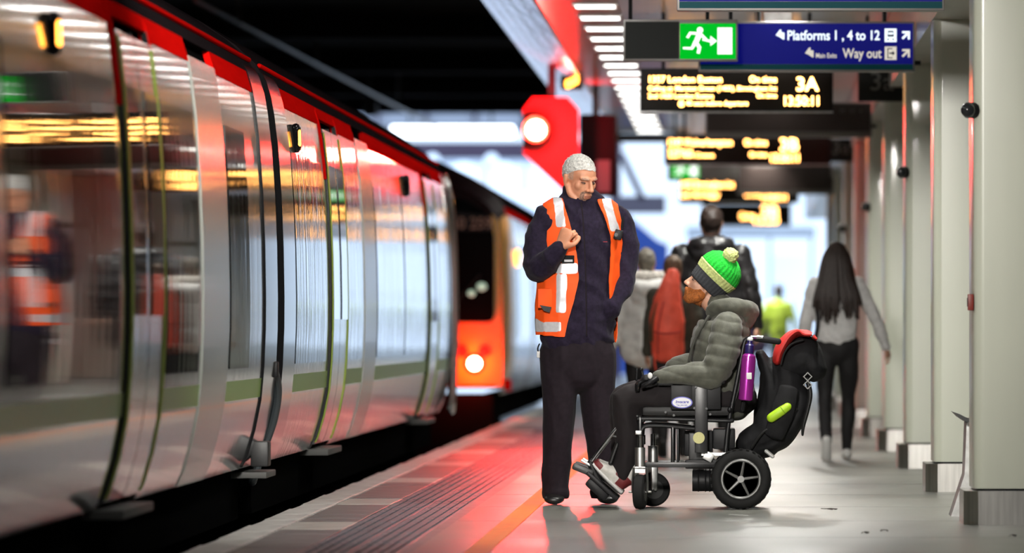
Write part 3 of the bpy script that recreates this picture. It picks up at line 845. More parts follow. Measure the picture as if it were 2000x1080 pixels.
# the nose: rounded front built from profile rings drawn in towards the front
def nose_ring(t, lo=0.25):
    k = 0.030*t*t; zk = 0.10*t*t
    pts = [(TX+x_-k*2.2, z-(zk*max(0, z-1.2))) for x_, z in PROF if z >= lo]
    return [(x_, z) for x_, z in pts]+[(2*XC-x_, z) for x_, z in reversed(pts[:-1])]
b = MB(); rings = []
for t in (0.0, 0.35, 0.65, 0.85, 1.0):
    rings.append([V(x_, YF+0.92-0.92*t, z) for x_, z in nose_ring(t)])
n = len(rings[0]); vs = [v for r in rings for v in r]
fs = [(i*n+k, i*n+k+1, (i+1)*n+k+1, (i+1)*n+k) for i in range(len(rings)-1) for k in range(n-1)]+[tuple((len(rings)-1)*n+k for k in range(n))]
cf = b.raw(vs, fs).build('cab_front', mat('cab_black', (0.02, 0.008, 0.010), 0.6, spec=0.1), cu, angle=50)
wx = px(966, YF)
b = MB(); yv = []; yf_ = []          # yellow warning panel wrapped over the corner of the front
for i, t in enumerate((0.0, 0.35, 0.65, 0.85, 1.0)):
    for x_, z in [r for r in nose_ring(t) if r[0] > XC and r[1] < 2.06]: yv.append(V(x_+0.006, YF+0.92-0.92*t-0.004*t, z))
nn_ = len(yv)//5
for i in range(4):
    for k in range(nn_-1): yf_.append((i*nn_+k, i*nn_+k+1, (i+1)*nn_+k+1, (i+1)*nn_+k))
b.raw(yv, yf_).build('yellow_corner', m_tyellow, cu, angle=50)
MB().prism([(wx-1.4, 0.33), (TX-0.075, 0.33), (TX-0.07, 1.2), (TX-0.10, 1.95), (wx-0.03, 2.03), (wx-0.03, 0.96), (wx-1.4, 0.96)], YF-0.012, YF+0.01).build('yellow_panel', m_tyellow, cu, smooth=False)
XR = TX-0.125
def fpoly(name, pts, m, yy=0.0, t=0.02, par=None):
    return MB().prism(pts, YF-yy-t-0.008, YF-yy+0.01).build(name, m, par or cu, smooth=False)
wx = px(966, YF)
fpoly('windscreen', [(wx-1.0, 0.955), (wx-0.06, 0.955), (wx-0.015, 0.975), (wx, 1.03), (wx, 1.80), (wx-0.03, 1.95), (wx-0.12, 2.07), (wx-0.3, 2.17), (wx-1.0, 2.33)], m_glass, 0.004)
fpoly('destination_panel', [(wx-1.0, 1.86), (wx-0.03, 1.86), (wx-0.03, 2.02), (wx-1.0, 2.10)], m_black, 0.012)
text('lettering', '350 259', 0.16, px(961, YF), YF-0.044, 1.885, mat('number_paint', (0.45, 0.30, 0.22), 0.5), cu, align='RIGHT', bold=0.01, sx=0.92)
fpoly('wiper', [(wx-0.55, 0.99), (wx-0.53, 0.98), (wx-0.13, 1.42), (wx-0.15, 1.43)], m_black, 0.018, 0.012)
xl = px(927, YF)
MB().cyl(V(xl, YF-0.03, pz(710, YF)), V(xl, YF+0.02, pz(710, YF)), 0.10, 24).build('lamp_housing', m_black, cu)
MB().cyl(V(xl, YF-0.04, pz(710, YF)), V(xl, YF-0.028, pz(710, YF)), 0.062, 24).build('tail_light', m_tail, cu)
for dx in (-22, 21):
    MB().cyl(V(px(925+dx, YF), YF-0.03, pz(686, YF)), V(px(925+dx, YF), YF+0.02, pz(686, YF)), 0.062, 20).build('unlit_lamp', m_redbox, cu)
MB().span((TX-2.6, YF+0.0, -0.55), (TX-0.16, YF+0.5, 0.25), 0.06).build('valance', m_under, cu)
MB().cyl(V(XC, YF-0.5, 0.05), V(XC, YF+0.2, 0.05), 0.16, 16).build('coupler', m_under, cu)
MB().box(V(px(990, YF), YF+0.15, pz(752, YF)), (0.08, 0.1, 0.12), None, 0.02).build('corner_light', m_red, cu)
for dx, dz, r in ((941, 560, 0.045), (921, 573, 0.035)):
    MB().ball(V(px(dx, YF), YF-0.03, pz(dz, YF)), (r*1.1, 0.012, r*0.9)).build('cab_glint', mat('cab_lamp', (0.2, 0.25, 0.2), 0.4, emit=(0.45, 0.6, 0.45), es=0.9), cu)  # glints on the cab front drawn as small glowing beads
point_light('tail_light_glow', (xl, YF-0.14, pz(710, YF)), 50, (1, 0.03, 0.01), 0.05)

# ------------------------------------------------------------------ signal at the canopy edge
YS = 60.0
sg = thing('signal', 'red railway signal lamp on a backboard at the canopy edge', 'signal', (px(1070, YS), YS, pz(330, YS)))
m_bb = mat('signal_backboard', (0.55, 0.06, 0.05), 0.7)
bx = lambda x: px(x, YS)
bz = lambda y: pz(y, YS)
MB().prism([(bx(1020), bz(215)), (bx(1040), bz(190)), (bx(1108), bz(190)), (bx(1130), bz(215)), (bx(1130), bz(372)), (bx(1100), bz(372)), (bx(1022), bz(300))], YS, YS+0.04).build('backboard', m_bb, sg, smooth=False)
MB().cyl(V(bx(1047), YS-0.16, bz(254)), V(bx(1047), YS, bz(254)), 0.115, 24, caps=False).build('hood', m_bb, sg)
MB().cyl(V(bx(1047), YS-0.05, bz(254)), V(bx(1047), YS-0.03, bz(254)), 0.085, 24).build('lens', m_signal, sg)
MB().span((bx(1070), YS+0.04, bz(190)), (bx(1085), YS+0.10, CZ+0.25)).build('bracket', m_darkmetal, sg)
MB().span((bx(1060), YS+0.04, bz(330)), (bx(1120), YS+0.30, bz(200)), 0.02).build('lamp_case', m_darkmetal, sg)
point_light('signal_glow', (bx(1052), YS-0.30, bz(252)), 110, (1, 0.02, 0.03), 0.07)
spot_light('signal_beam', (bx(1047), YS-0.18, bz(254)), (-2.5, 38, 1.3), 1000, (1, 0.025, 0.02), 26, 0.9, 0.06)
mn = thing('monitor_cabinet', 'dark red-lit cabinet with a grey screen hung beside the signal', 'cabinet', (bx(1167), YS+0.3, bz(380)))
m_maroon = mat('cabinet_maroon', (0.016, 0.010, 0.012), 0.7, spec=0.1)
MB().span((bx(1132), YS+0.15, bz(381)), (bx(1203), YS+0.7, bz(222)), 0.02).build('case', m_maroon, mn)
MB().span((bx(1164), YS+0.14, bz(374)), (bx(1191), YS+0.16, bz(312))).build('screen', mat('grey_screen', (0.16, 0.11, 0.13), 0.5), mn)
MB().span((bx(1155), YS+0.4, bz(222)), (bx(1168), YS+0.46, CZ-0.002)).build('bracket', m_darkmetal, mn)
am = thing('repeater_light', 'small amber lights on the pink-lit canopy fascia', 'light', (px(1117, 58), 58, pz(165, 58)))
MB().box(at(1117, 161, 58.1), (0.20, 0.1, 0.13), None, 0.02).build('case', m_darkmetal, am)
for dx, dy in ((-8, 3), (0, 0), (8, -5)): MB().ball(at(1117+dx, 161+dy, 58.0)+V(0, -0.0, 0), (0.024, 0.03, 0.04)).build('lamp', m_amberl, am)
MB().cyl(at(1117, 155, 58.1), V(px(1117, 58), 58.1, 3.5), 0.012, 8).build('hanger_rod', m_black, am)
cn = thing('conductor_rail', 'long overhead conductor bar above the tracks', 'conductor', (-5, 75, 4.0))
MB().tube([at(380, 0, 64), at(560, 95, 75), at(740, 190, 88), V(-4.6, 102, 4.0)], 0.022, smooth=False).build('bar', m_rail, cn)
for y_ in (68, 78, 92):
    xx = -5.14+(y_-64)*0.0175
    MB().cyl(V(xx, y_, 4.02), V(xx, y_, 4.56), 0.02, 8).build('hanger', m_darkmetal, cn)
ib = thing('insulator_box', 'black box hanging by the end of the overhead bar', 'insulator', tuple(at(724, 225, 88)))
MB().span(at(710, 226, 87.9), at(738, 199, 88.2), 0.02).build('case', m_black, ib)
MB().cyl(at(722, 200, 88.05), V(at(722, 200, 88.05).x, 88.05, 4.56), 0.02, 8).build('hanger', m_black, ib)

# ------------------------------------------------------------------ beyond the roof
m_pale = mat('pale_cladding', (0.55, 0.60, 0.68), 0.6, var=0.15, vscale=0.8)
m_bluep = mat('blue_hoarding_paint', (0.03, 0.09, 0.42), 0.5, var=0.15, vscale=0.5)
m_plum = mat('plum_beam_paint', (0.10, 0.07, 0.12), 0.6)
m_glaz = mat('bridge_glazing', (0.75, 0.85, 0.95), 0.2, emit=(0.62, 0.78, 1.0), es=0.9)  # sky light behind the panes put in as emission
tb = thing('tube_light', 'long white tube light under the far end of the roof', 'light', tuple(at(890, 257, 118)))
MB().span(at(764, 268, 118), at(1004, 246, 118.1), 0.03).build('tube', m_tube, tb)
MB().span(at(764, 246, 118), at(1004, 240, 118.15)).build('batten', m_pale, tb)
for x_ in (800, 960): MB().cyl(at(x_, 241, 118), at(x_, 120, 118), 0.02, 8).build('hanger', m_darkmetal, tb)
MB().span(at(560, 120, 117), at(1300, 90, 119)).build('trim_4', m_roof); struct(bpy.data.objects['trim_4'])
pb_ = thing('far_building', 'pale grey building front far beyond the roof edge, above the tube light', 'building', tuple(at(850, 240, 150)))
MB().span(at(540, 247, 150), at(1180, 150, 154)).build('wall', mat('far_wall_lavender', (0.50, 0.53, 0.62), 0.8, var=0.12, vscale=0.7), pb_)  # added sheet, its colour standing in for dimmer sky
for x_ in (552, 1166): MB().span(V(px(x_, 150)-0.06, 150.2, -1.1), V(px(x_, 150)+0.06, 150.5, pz(246, 150))).build('post', m_plum, pb_)
for x_ in (640, 735, 830, 925, 1020): MB().span(at(x_, 247, 149.9), at(x_+5, 150, 150)).build('pilaster', m_plum, pb_)
bmx = thing('gantry_beam', 'plum-coloured beam across the tracks behind the tube light', 'beam', tuple(at(880, 310, 140)))
MB().span(at(600, 309, 140), at(1215, 279, 140.4)).build('beam', m_plum, bmx)
for x_ in (610, 1190): MB().span(at(x_, 309, 140.05), V(at(x_+14, 300, 140.3).x, 140.35, -1.1)).build('post', m_plum, bmx)
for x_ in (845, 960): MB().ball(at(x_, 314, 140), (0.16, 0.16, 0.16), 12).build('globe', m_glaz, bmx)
fb = thing('footbridge', 'pale glazed footbridge with arched windows across the tracks', 'bridge', tuple(at(980, 460, 190)))
MB().span(at(560, 462, 190), at(1120, 424, 193)).build('deck', m_bluep, fb)
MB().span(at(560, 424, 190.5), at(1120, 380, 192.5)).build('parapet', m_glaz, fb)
MB().span(at(560, 318, 190.5), at(1120, 308, 193)).build('roof_band', m_pale, fb)
for k in range(6):
    xa = 640+k*78
    b = MB(); outl = []
    for a in range(0, 181, 15): outl.append((px(xa+31, 190.3)+0.42*math.cos(math.radians(a)), pz(345, 190.3)+0.42*math.sin(math.radians(a))))
    outl += [(px(xa+31, 190.3)-0.42, pz(376, 190.3)), (px(xa+31, 190.3)+0.42, pz(376, 190.3))]
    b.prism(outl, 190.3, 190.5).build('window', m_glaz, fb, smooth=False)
    MB().span(at(xa-4, 376, 190.6), at(xa+2, 318, 190.8)).build('mullion', m_pale, fb)
for x_ in (600, 1110): MB().span(V(px(x_, 191)-0.2, 191, -1), V(px(x_, 191)+0.2, 192, pz(470, 191))).build('pier', m_plum, fb)
hd = thing('blue_hoarding', 'tall blue hoarding beyond the platform, sloping down to the right', 'hoarding', tuple(at(1265, 560, 128)))
MB().prism([(px(1196, 128), 0), (px(1305, 128), 0), (px(1305, 128), pz(478, 128)), (px(1285, 128), pz(470, 128)), (px(1226, 128), pz(420, 128)), (px(1196, 128), pz(418, 128))], 128, 128.15).build('board', m_bluep, hd, smooth=False)
for x_ in (1200, 1250, 1300): MB().span(V(px(x_, 128)-0.04, 128.15, 0), V(px(x_, 128)+0.04, 128.3, pz(482, 128))).build('post', m_plum, hd)
rb = thing('roof_girder', 'grey-purple girder below the bright sky beyond the canopy', 'girder', tuple(at(1250, 415, 112)))
MB().span(at(1196, 416, 112), at(1300, 384, 112.4)).build('beam', mat('girder_paint', (0.20, 0.18, 0.24), 0.6), rb)
MB().raw([at(1205, 300, 112), at(1219, 298, 112), at(1262, 388, 112), at(1248, 390, 112), at(1205, 300, 112.3), at(1219, 298, 112.3), at(1262, 388, 112.3), at(1248, 390, 112.3)],
         [(0, 1, 2, 3), (7, 6, 5, 4), (0, 4, 5, 1), (1, 5, 6, 2), (2, 6, 7, 3), (3, 7, 4, 0)]).build('brace', mat('girder_paint', (0.2, 0.18, 0.24), 0.6), rb, smooth=False)
MB().span(at(1198, 640+0.903*13000/112, 112.05), at(1212, 262, 112.3)).build('post', m_plum, rb)
MB().span(at(1175, 277, 75.6), at(1345, 262, 75.9)).build('trim_5', mat('canopy_end_beam', (0.12, 0.11, 0.13), 0.5)); struct(bpy.data.objects['trim_5'])
# far kiosk and posts in the glare, at the end of the platform
ks = thing('far_shelter', 'pale glazed shelter far away in the bright end of the platform', 'shelter', tuple(at(1460, 640, 165)))
MB().span(at(1340, 462, 165), at(1590, 446, 168)).build('roof', m_pale, ks)
for x_ in (1345, 1420, 1500, 1582): MB().span(V(px(x_, 165), 165, 0), V(px(x_+7, 165), 165.2, pz(462, 165))).build('post', m_pale, ks)
MB().span(at(1500, 640, 166), at(1578, 500, 166.1)).build('pane', m_glaz, ks)
# ------------------------------------------------------------------ people
m_skin = mat('skin_ruddy', (0.70, 0.31, 0.18), 0.5, var=0.10, vscale=30, bump=0.08, bscale=200, bdist=0.002)
m_skin2 = mat('skin_fair', (0.62, 0.33, 0.22), 0.5, var=0.1, vscale=30)
m_hairg = mat('hair_grey', (0.60, 0.585, 0.55), 0.7, var=0.4, vscale=120, bump=0.6, bscale=220, bdist=0.004)
m_fade = mat('hair_fade', (0.55, 0.32, 0.225), 0.7, var=0.25, vscale=150)
m_goatee = mat('goatee', (0.30, 0.17, 0.12), 0.8, var=0.5, vscale=150, bump=0.5, bscale=200, bdist=0.003)
m_gingerb = mat('ginger_beard', (0.36, 0.105, 0.018), 0.8, var=0.4, vscale=120, bump=0.6, bscale=180, bdist=0.004)
m_navy = mat('navy_fleece', (0.015, 0.010, 0.024), 0.92, var=0.3, vscale=60, bump=0.4, bscale=170, bdist=0.003, sheen=0.06, spec=0.2)
m_trous = mat('dark_trousers', (0.014, 0.009, 0.013), 0.85, var=0.2, vscale=50, sheen=0.03, spec=0.2)
m_hivis = mat('hi_vis_orange', (1.0, 0.095, 0.002), 0.7, emit=(1.0, 0.10, 0.0), es=0.0, bump=0.15, bscale=60, bdist=0.003)
m_refl = mat('reflective_tape', (0.66, 0.65, 0.68), 0.35, 0.2, var=0.08, vscale=60)
m_oedge = mat('vest_binding', (1.0, 0.28, 0.03), 0.6)
m_shoe = mat('black_leather', (0.012, 0.011, 0.011), 0.35)
m_eye = mat('eye_white', (0.20, 0.12, 0.09), 0.4)
m_iris = mat('eye_dark', (0.03, 0.02, 0.015), 0.2)
m_lip = mat('lips', (0.46, 0.17, 0.11), 0.5)
m_badge = mat('badge_white', (0.75, 0.74, 0.72), 0.5)

def head_prims(H, s, neck=None):
    """head in its own frame (forward = -y, chin at -.115, crown at +.12), carried to the place by H"""
    R = H.to_3x3().normalized()
    def e(c, r): return ('e', H @ Vector(c), (r[0]*s, r[1]*s, r[2]*s), R)
    def c(pts, **k): return ('c', [(H @ Vector(p), a*s, b*s) for p, a, b in pts], dict(k))
    P = [e((0, 0.014, 0.032), (0.074, 0.094, 0.088)), e((0, -0.022, -0.03), (0.060, 0.068, 0.078)), e((0, -0.030, 0.035), (0.062, 0.058, 0.05)),
         e((0, -0.066, -0.098), (0.026, 0.022, 0.018)), e((0, -0.060, -0.066), (0.040, 0.032, 0.036)),
         c([((0, -0.086, 0.016), 0.008, 0.009), ((0, -0.100, -0.008), 0.009, 0.010), ((0, -0.112, -0.030), 0.013, 0.011)]),
         e((0.013, -0.098, -0.034), (0.009, 0.011, 0.008)), e((-0.013, -0.098, -0.034), (0.009, 0.011, 0.008)),
         c([((-0.046, -0.070, 0.022), 0.009, 0.009), ((-0.02, -0.085, 0.024), 0.010, 0.010), ((0, -0.086, 0.020), 0.008, 0.009), ((0.02, -0.085, 0.024), 0.010, 0.010), ((0.046, -0.070, 0.022), 0.009, 0.009)]),
         c([((-0.022, -0.086, -0.060), 0.005, 0.005), ((0, -0.096, -0.058), 0.007, 0.006), ((0.022, -0.086, -0.060), 0.005, 0.005)]),
         c([((-0.02, -0.085, -0.071), 0.005, 0.006), ((0, -0.094, -0.072), 0.007, 0.007), ((0.02, -0.085, -0.071), 0.005, 0.006)])]
    for q in (-1, 1):
        P += [e((q*0.040, -0.053, -0.018), (0.023, 0.022, 0.026)),
              c([((q*0.060, 0.005, -0.035), 0.016, 0.016), ((q*0.053, -0.02, -0.072), 0.018, 0.018), ((q*0.025, -0.058, -0.097), 0.018, 0.016)]),
              c([((q*0.074, 0.008, -0.035), 0.008, 0.009), ((q*0.080, 0.014, -0.010), 0.008, 0.015), ((q*0.080, 0.016, 0.014), 0.008, 0.014)], side=R @ Vector((1, 0, 0)))]
    return P
def eyes(H, s, parent, wide=1.0):
    R = H.to_3x3().normalized()
    for q in (-1, 1):
        o = MB().ball(H @ Vector((q*0.030, -0.0715, 0.001)), (0.0135*s, 0.0125*s, 0.0075*s*wide), 14, R).build('eye', m_eye, parent)
        MB().ball(H @ Vector((q*0.030, -0.0795, 0.000)), (0.006*s, 0.005*s, 0.0058*s*wide), 10, R).build('iris', m_iris, o)
def hframe(c, yaw, pitch, roll, s):
    return Matrix.Translation(Vector(c)) @ Matrix.Rotation(math.radians(yaw), 4, 'Z') @ Matrix.Rotation(math.radians(roll), 4, 'Y') @ Matrix.Rotation(math.radians(pitch), 4, 'X') @ Matrix.Scale(s, 4)

def hand_prims(w, d, n, side, s=1.0, curl=0.5, thumb_curl=0.4):
    """w wrist, d along the hand, n the way the palm faces, side = +1/-1 where the thumb leaves"""
    w = Vector(w); d = Vector(d).normalized(); n = Vector(n); n = (n-d*n.dot(d)).normalized(); u = d.cross(n)*side
    P = [('c', [(w-d*0.01*s, 0.026*s, 0.020*s), (w+d*0.03*s, 0.034*s, 0.018*s), (w+d*0.075*s, 0.040*s, 0.015*s), (w+d*0.088*s, 0.038*s, 0.012*s)], dict(side=u))]
    for i, (uo, ln, r) in enumerate(((0.030, 0.072, 0.0085), (0.0105, 0.082, 0.0090), (-0.010, 0.076, 0.0086), (-0.029, 0.060, 0.0076))):
        p = w+d*(0.086-0.004*abs(i-1))*s+u*uo*s
        a = 0.0; pts = [(p-d*0.02*s, r*s, r*s)]
        for j, (f, b) in enumerate(((0.45, 1.25), (0.32, 1.55), (0.23, 0.85))):
            a += curl*b
            p = p+(d*math.cos(a)+n*math.sin(a))*ln*f*s
            pts.append((p, r*(1-0.08*(j+1))*s, r*(1-0.08*(j+1))*s))
        P.append(('c', pts, dict(seg=10, sub=3)))
    t0 = w+d*0.022*s+u*0.026*s
    t1 = t0+(d*0.6+u*0.75+n*0.25).normalized()*0.042*s
    t2 = t1+(d*0.85+u*(0.35-0.6*thumb_curl)+n*thumb_curl*0.9).normalized()*0.032*s
    t3 = t2+(d*0.7+u*(0.1-0.9*thumb_curl)+n*thumb_curl*1.0).normalized()*0.024*s
    P.append(('c', [(t0, 0.014*s, 0.014*s), (t1, 0.0115*s, 0.0115*s), (t2, 0.010*s, 0.010*s), (t3, 0.008*s, 0.008*s)], dict(seg=10, sub=3)))
    return P

def shoe_mesh(heel, toe, w=0.048, h=0.045, up=(0, 0, 1), floor=None):
    heel = Vector(heel); toe = Vector(toe); up = Vector(up); d = (toe-heel)
    sd = d.cross(up).normalized()
    P = [('c', [(heel+up*h*1.1, w*0.72, h*1.1), (heel+d*0.35+up*h*1.0, w*0.85, h*1.0), (heel+d*0.7+up*h*0.62, w, h*0.62), (heel+d*0.95+up*h*0.5, w*0.8, h*0.5)], dict(side=sd)),
         ('c', [(heel+d*0.03+up*h*1.6, w*0.75, w*0.9), (heel+d*0.02+up*h*2.2, w*0.72, w*0.85)], dict(side=sd))]
    return blob(P, 0.008, 2, floor=floor)

# ---- the man in the orange vest -------------------------------------------------
Y0 = 34.0; S0 = FPX/Y0
def p(x, y, d=0.0): return Vector(((x-1435)/S0, Y0+d, CAMZ+(640-y)/S0))
def ux(v): return 1435+v.x*S0
def uy(v): return 640-(v.z-CAMZ)*S0
sd = V(math.cos(math.radians(20)), math.sin(math.radians(20)), 0)
HS = 1.02
HM = hframe(p(1132, 350, -0.035), 40, 17, 0, HS)
T_torso = [(p(1127, 662), .200, .130), (p(1126, 620), .205, .140), (p(1129, 560), .203, .140), (p(1132, 500), .208, .142), (p(1134, 455), .210, .135), (p(1135, 425), .190, .118), (p(1135, 406), .140, .098)]
T_coll = [(p(1135, 420), .125, .105), (p(1133, 400), .092, .090), (p(1131, 386), .083, .084), (p(1130, 378), .080, .080)]
A_r = [(p(1070, 428, -.06), .078, .078), (p(1056, 470, -.08), .074, .074), (p(1050, 505, -.10), .070, .070), (p(1050, 527, -.12), .066, .066)]
F_r = [(p(1050, 528, -.12), .066, .066), (p(1068, 516, -.18), .060, .060), (p(1086, 499, -.235), .050, .050), (p(1094, 488, -.25), .041, .041)]
A_l = [(p(1205, 430, .06), .076, .076), (p(1217, 470, .075), .072, .072), (p(1219, 510, .075), .068, .068), (p(1216, 545, .05), .064, .064)]
F_l = [(p(1216, 545, .05), .064, .064), (p(1208, 572, .0), .057, .057), (p(1196, 597, -.04), .050, .050), (p(1185, 612, -.03), .044, .044)]
def shrink(c, k): return [(a, b*k, d*k) for a, b, d in c]
hw = p(1096, 487, -.25)
Lr = [(p(1093, 690, -.03), .098, .105), (p(1094, 760, -.03), .090, .095), (p(1092, 830, -.03), .081, .085), (p(1087, 900, -.02), .071, .078), (p(1085, 950, -.01), .062, .074), (p(1085, 962, -.01), .066, .08)]
Ll = [(p(1164, 690, .03), .100, .105), (p(1166, 760, .03), .094, .095), (p(1170, 830, .03), .080, .085), (p(1177, 900, .04), .073, .078), (p(1180, 950, .05), .064, .074), (p(1180, 962, .05), .068, .08)]
pel = [(p(1128, 650), .185, .122), (p(1128, 690), .190, .130), (p(1129, 722), .180, .125)]
hand = hand_prims(hw, (0.38, -0.10, 0.92), (0.62, 0.75, -0.1), -1, 1.12, 1.0, 1.0)
body = head_prims(HM, HS)+[('c', [(p(1131, 420), .055, .055), (p(1131, 392), .055, .055), (HM @ V(0, 0.02, -0.06), .055, .055)]),
    ('c', shrink(T_torso, .82), dict(side=sd)), ('c', shrink(A_r, .7)), ('c', shrink(F_r, .66)), ('c', shrink(A_l, .7)), ('c', shrink(F_l, .66)), ('c', shrink(pel, .82), dict(side=sd)),
    ('c', shrink(Lr, .72)), ('c', shrink(Ll, .72))]+hand+hand_prims(p(1168, 590, .04), (-.75, .1, -.55), (.3, .9, -.1), -1, 0.85, 0.2, 0.3)
body_me = blob(body, 0.0046, 2)
man = link_mesh('person', body_me, m_skin, None, (p(1130, 985).x, Y0, 0), angle=None)
tag(man, 'grey-haired man standing in an orange hi-vis vest over a dark fleece, fist at his chest', 'person')
HMi = HM.inverted()
man_o = origin(man)
def hl(c): return HMi @ (c+man_o)
def is_head(c): return (c+man_o).z > CAMZ+(640-393)/S0
def hairp(c, n):
    l = hl(c)
    if l.length > 0.16 or abs(l.x) > 0.0785 and l.z < 0.03: return False
    edge_ = 0.062 if l.y < -0.05 else (0.062-(l.y+0.05)*0.75 if l.y < 0.0 else 0.024-l.y*0.55)
    return l.z > edge_+0.003*math.sin(l.x*160)+0.006*noise.noise(l*60)
def place(me): me.transform(Matrix.Translation(man_o)); return me
hm = patch(man.data, hairp, 0.004, 0, lambda c, n: 0.0045*noise.noise((c+man_o)*90)+0.003*noise.noise((c+man_o)*220))
link_mesh('hair', place(hm), m_hairg, man, angle=None)
def fadep(c, n):
    l = hl(c)
    if l.length > 0.16 or abs(l.x) > 0.0785: return False
    return not hairp(c, n) and ((l.y > -0.028 and l.z > 0.0 and abs(l.x) > 0.055) or (l.y > 0.03 and l.z > -0.06))
link_mesh('hair_fade', place(patch(man.data, fadep, 0.0012)), m_fade, man, angle=None)
def goat(c, n):
    l = hl(c)
    if l.y > -0.052 or l.length > 0.16: return False
    mo = -0.050 < l.z < -0.040 and abs(l.x) < 0.030 and l.y > -0.103
    sdn = -0.085 < l.z < -0.046 and 0.022 < abs(l.x) < 0.036
    ch = l.z < -0.080 and abs(l.x) < 0.034
    return mo or sdn or ch
link_mesh('goatee', place(patch(man.data, goat, 0.0016, 0, lambda c, n: 0.0015*noise.noise((c+man_o)*200))), m_goatee, man, angle=None)
link_mesh('lips', place(patch(man.data, lambda c, n: -0.076 < hl(c).z < -0.057 and abs(hl(c).x) < 0.02 and hl(c).y < -0.086 and hl(c).length < 0.16, 0.0008)), m_lip, man, angle=None)
for s_ in (-1, 1): link_mesh('eyebrow', place(patch(man.data, lambda c, n: 0.019 < hl(c).z < 0.029 and 0.012 < s_*hl(c).x < 0.05 and hl(c).y < -0.06 and hl(c).length < 0.16, 0.0018)), m_fade, man, angle=None)
eyes(HM, HS, man, 0.7)

wr = wrinkle(0.015, (7, 7, 10), 3.0, True)
fle = [('c', T_torso, dict(side=sd)), ('c', T_coll, dict(side=sd)), ('c', A_r), ('c', F_r), ('c', A_l), ('c', F_l)]
fle_me = blob(fle, 0.0075, 3, wr)
vest_src = blob([('c', [(a, b*1.06, d*1.12) for a, b, d in T_torso], dict(side=sd)),
                 ('c', [(p(1075, 424, -.05), .07, .085), (p(1105, 405, -.01), .07, .09), (p(1135, 400, 0), .06, .09), (p(1165, 405, .02), .07, .09), (p(1198, 426, .05), .066, .085)], dict(side=V(0, 0, 1)))], 0.0050, 6)
fl = link_mesh('fleece', fle_me, m_navy, man, angle=None)
MB().tube([p(1136, 396, -.125), p(1140, 430, -.15), p(1144, 500, -.17), p(1146, 580, -.165), p(1147, 655, -.155)], 0.0035, seg=6).build('zip', m_trous, fl)
# vest: open at the front, cut around the arms
def lin(v, pts):
    for (a, x0), (b, x1) in zip(pts, pts[1:]):
        if a <= v <= b: return x0+(x1-x0)*(v-a)/(b-a)
    return pts[0][1] if v < pts[0][0] else pts[-1][1]
RE = [(380, 1098), (400, 1103), (430, 1112), (470, 1124), (520, 1131), (550, 1131), (590, 1122), (630, 1110), (660, 1104)]
LE = [(380, 1160), (400, 1170), (430, 1182), (460, 1192), (500, 1192), (550, 1189), (590, 1190), (660, 1195)]
def vest(c, n):
    x, y = ux(c), uy(c); d = c.y-Y0
    front = (n.y < 0.10) if y > 412 else (n.y < 0.35)
    if y > 658+ (x-1100)*0.10: return False
    if y < 396 and not (abs(x-1135) > 28): return False
    if not front: return y > 400
    if x < lin(y, RE): return y > 388 and not (y < 560 and x < lin(y, [(400, 1062), (430, 1071), (470, 1071), (520, 1060), (560, 1045)]))
    if x > lin(y, LE): return y > 390 and y < 600 and not (x > lin(y, [(400, 1205), (430, 1212), (470, 1214), (520, 1208), (590, 1206)]))
    return False
vo = link_mesh('hi_vis_vest', patch(vest_src, vest, 0.003, -0.004, wrinkle(0.004, (9, 9, 12), 8)), m_hivis, man, angle=60)
def tape(pred, name='reflective_band'):
    link_mesh(name, patch(vest_src, lambda c, n: vest(c, n) and pred(ux(c), uy(c), n), 0.0075, 0, wrinkle(0.004, (9, 9, 12), 8)), m_refl, vo, angle=None)
tape(lambda x, y, n: n.y < 0.5 and y < 445 and abs(x-lin(y, [(385, 1090), (445, 1098)])) < 9)
tape(lambda x, y, n: n.y < 0.5 and y < 452 and abs(x-lin(y, [(385, 1182), (452, 1200)])) < 8.5)
tape(lambda x, y, n: n.y < 0.3 and x < 1130 and 514 < y < 535 and x > 1088)
tape(lambda x, y, n: n.y < 0.3 and x < 1130 and 535 <= y < 612 and abs(x-lin(y, [(535, 1099), (612, 1098)])) < 9.5)
tape(lambda x, y, n: n.y < 0.3 and x < 1108 and 0 < y-lin(x, [(1040, 616), (1060, 628), (1105, 628)]) < 26 and y < 648 and not (x > 1098))
def bind(name, pts): MB().tube(pts, 0.006, seg=8).build(name, m_oedge, vo)
# chest pocket flap and badge, pocket, radio
MB().box(p(1067, 583, -.155), (0.085, 0.016, 0.10), Matrix.Rotation(math.radians(20), 3, 'Z'), 0.008).build('pocket', m_hivis, vo)
MB().prism([(p(1056, 0).x, p(0, 596).z), (p(1079, 0).x, p(0, 600).z), (p(1075, 0).x, p(0, 611).z), (p(1064, 0).x, p(0, 607).z)], Y0-.182, Y0-.168).build('pocket_mouth', m_black, vo)
bd = thing('name_badge', 'dark name badge clipped on the orange vest under the fist', 'badge', tuple(p(1111, 508, -.20)))
MB().box(p(1111, 507, -.188), (0.068, 0.008, 0.040), Matrix.Rotation(math.radians(20), 3, 'Z'), 0.003).build('card', m_black, bd)
MB().box(p(1112, 510, -.193), (0.045, 0.004, 0.012), Matrix.Rotation(math.radians(20), 3, 'Z'), 0.001).build('strip', m_refl, bd)
rd = thing('radio', 'small black radio clipped to the left shoulder of the vest', 'radio', tuple(p(1209, 466, -.09)))
MB().box(p(1208, 459, -.088), (0.042, 0.032, 0.052), Matrix.Rotation(math.radians(15), 3, 'Y'), 0.008).build('case', m_black, rd)
MB().cyl(p(1215, 446, -.075), p(1217, 424, -.07), 0.006, 8).build('antenna', m_black, rd)
MB().cyl(p(1204, 459, -.108), p(1204, 459, -.102), 0.010, 12).build('speaker', m_darkmetal, rd)
MB().box(p(1183, 473, -.142), (0.022, 0.003, 0.003)).build('embroidery', mat('red_thread', (0.4, 0.02, 0.03), 0.7), fl)
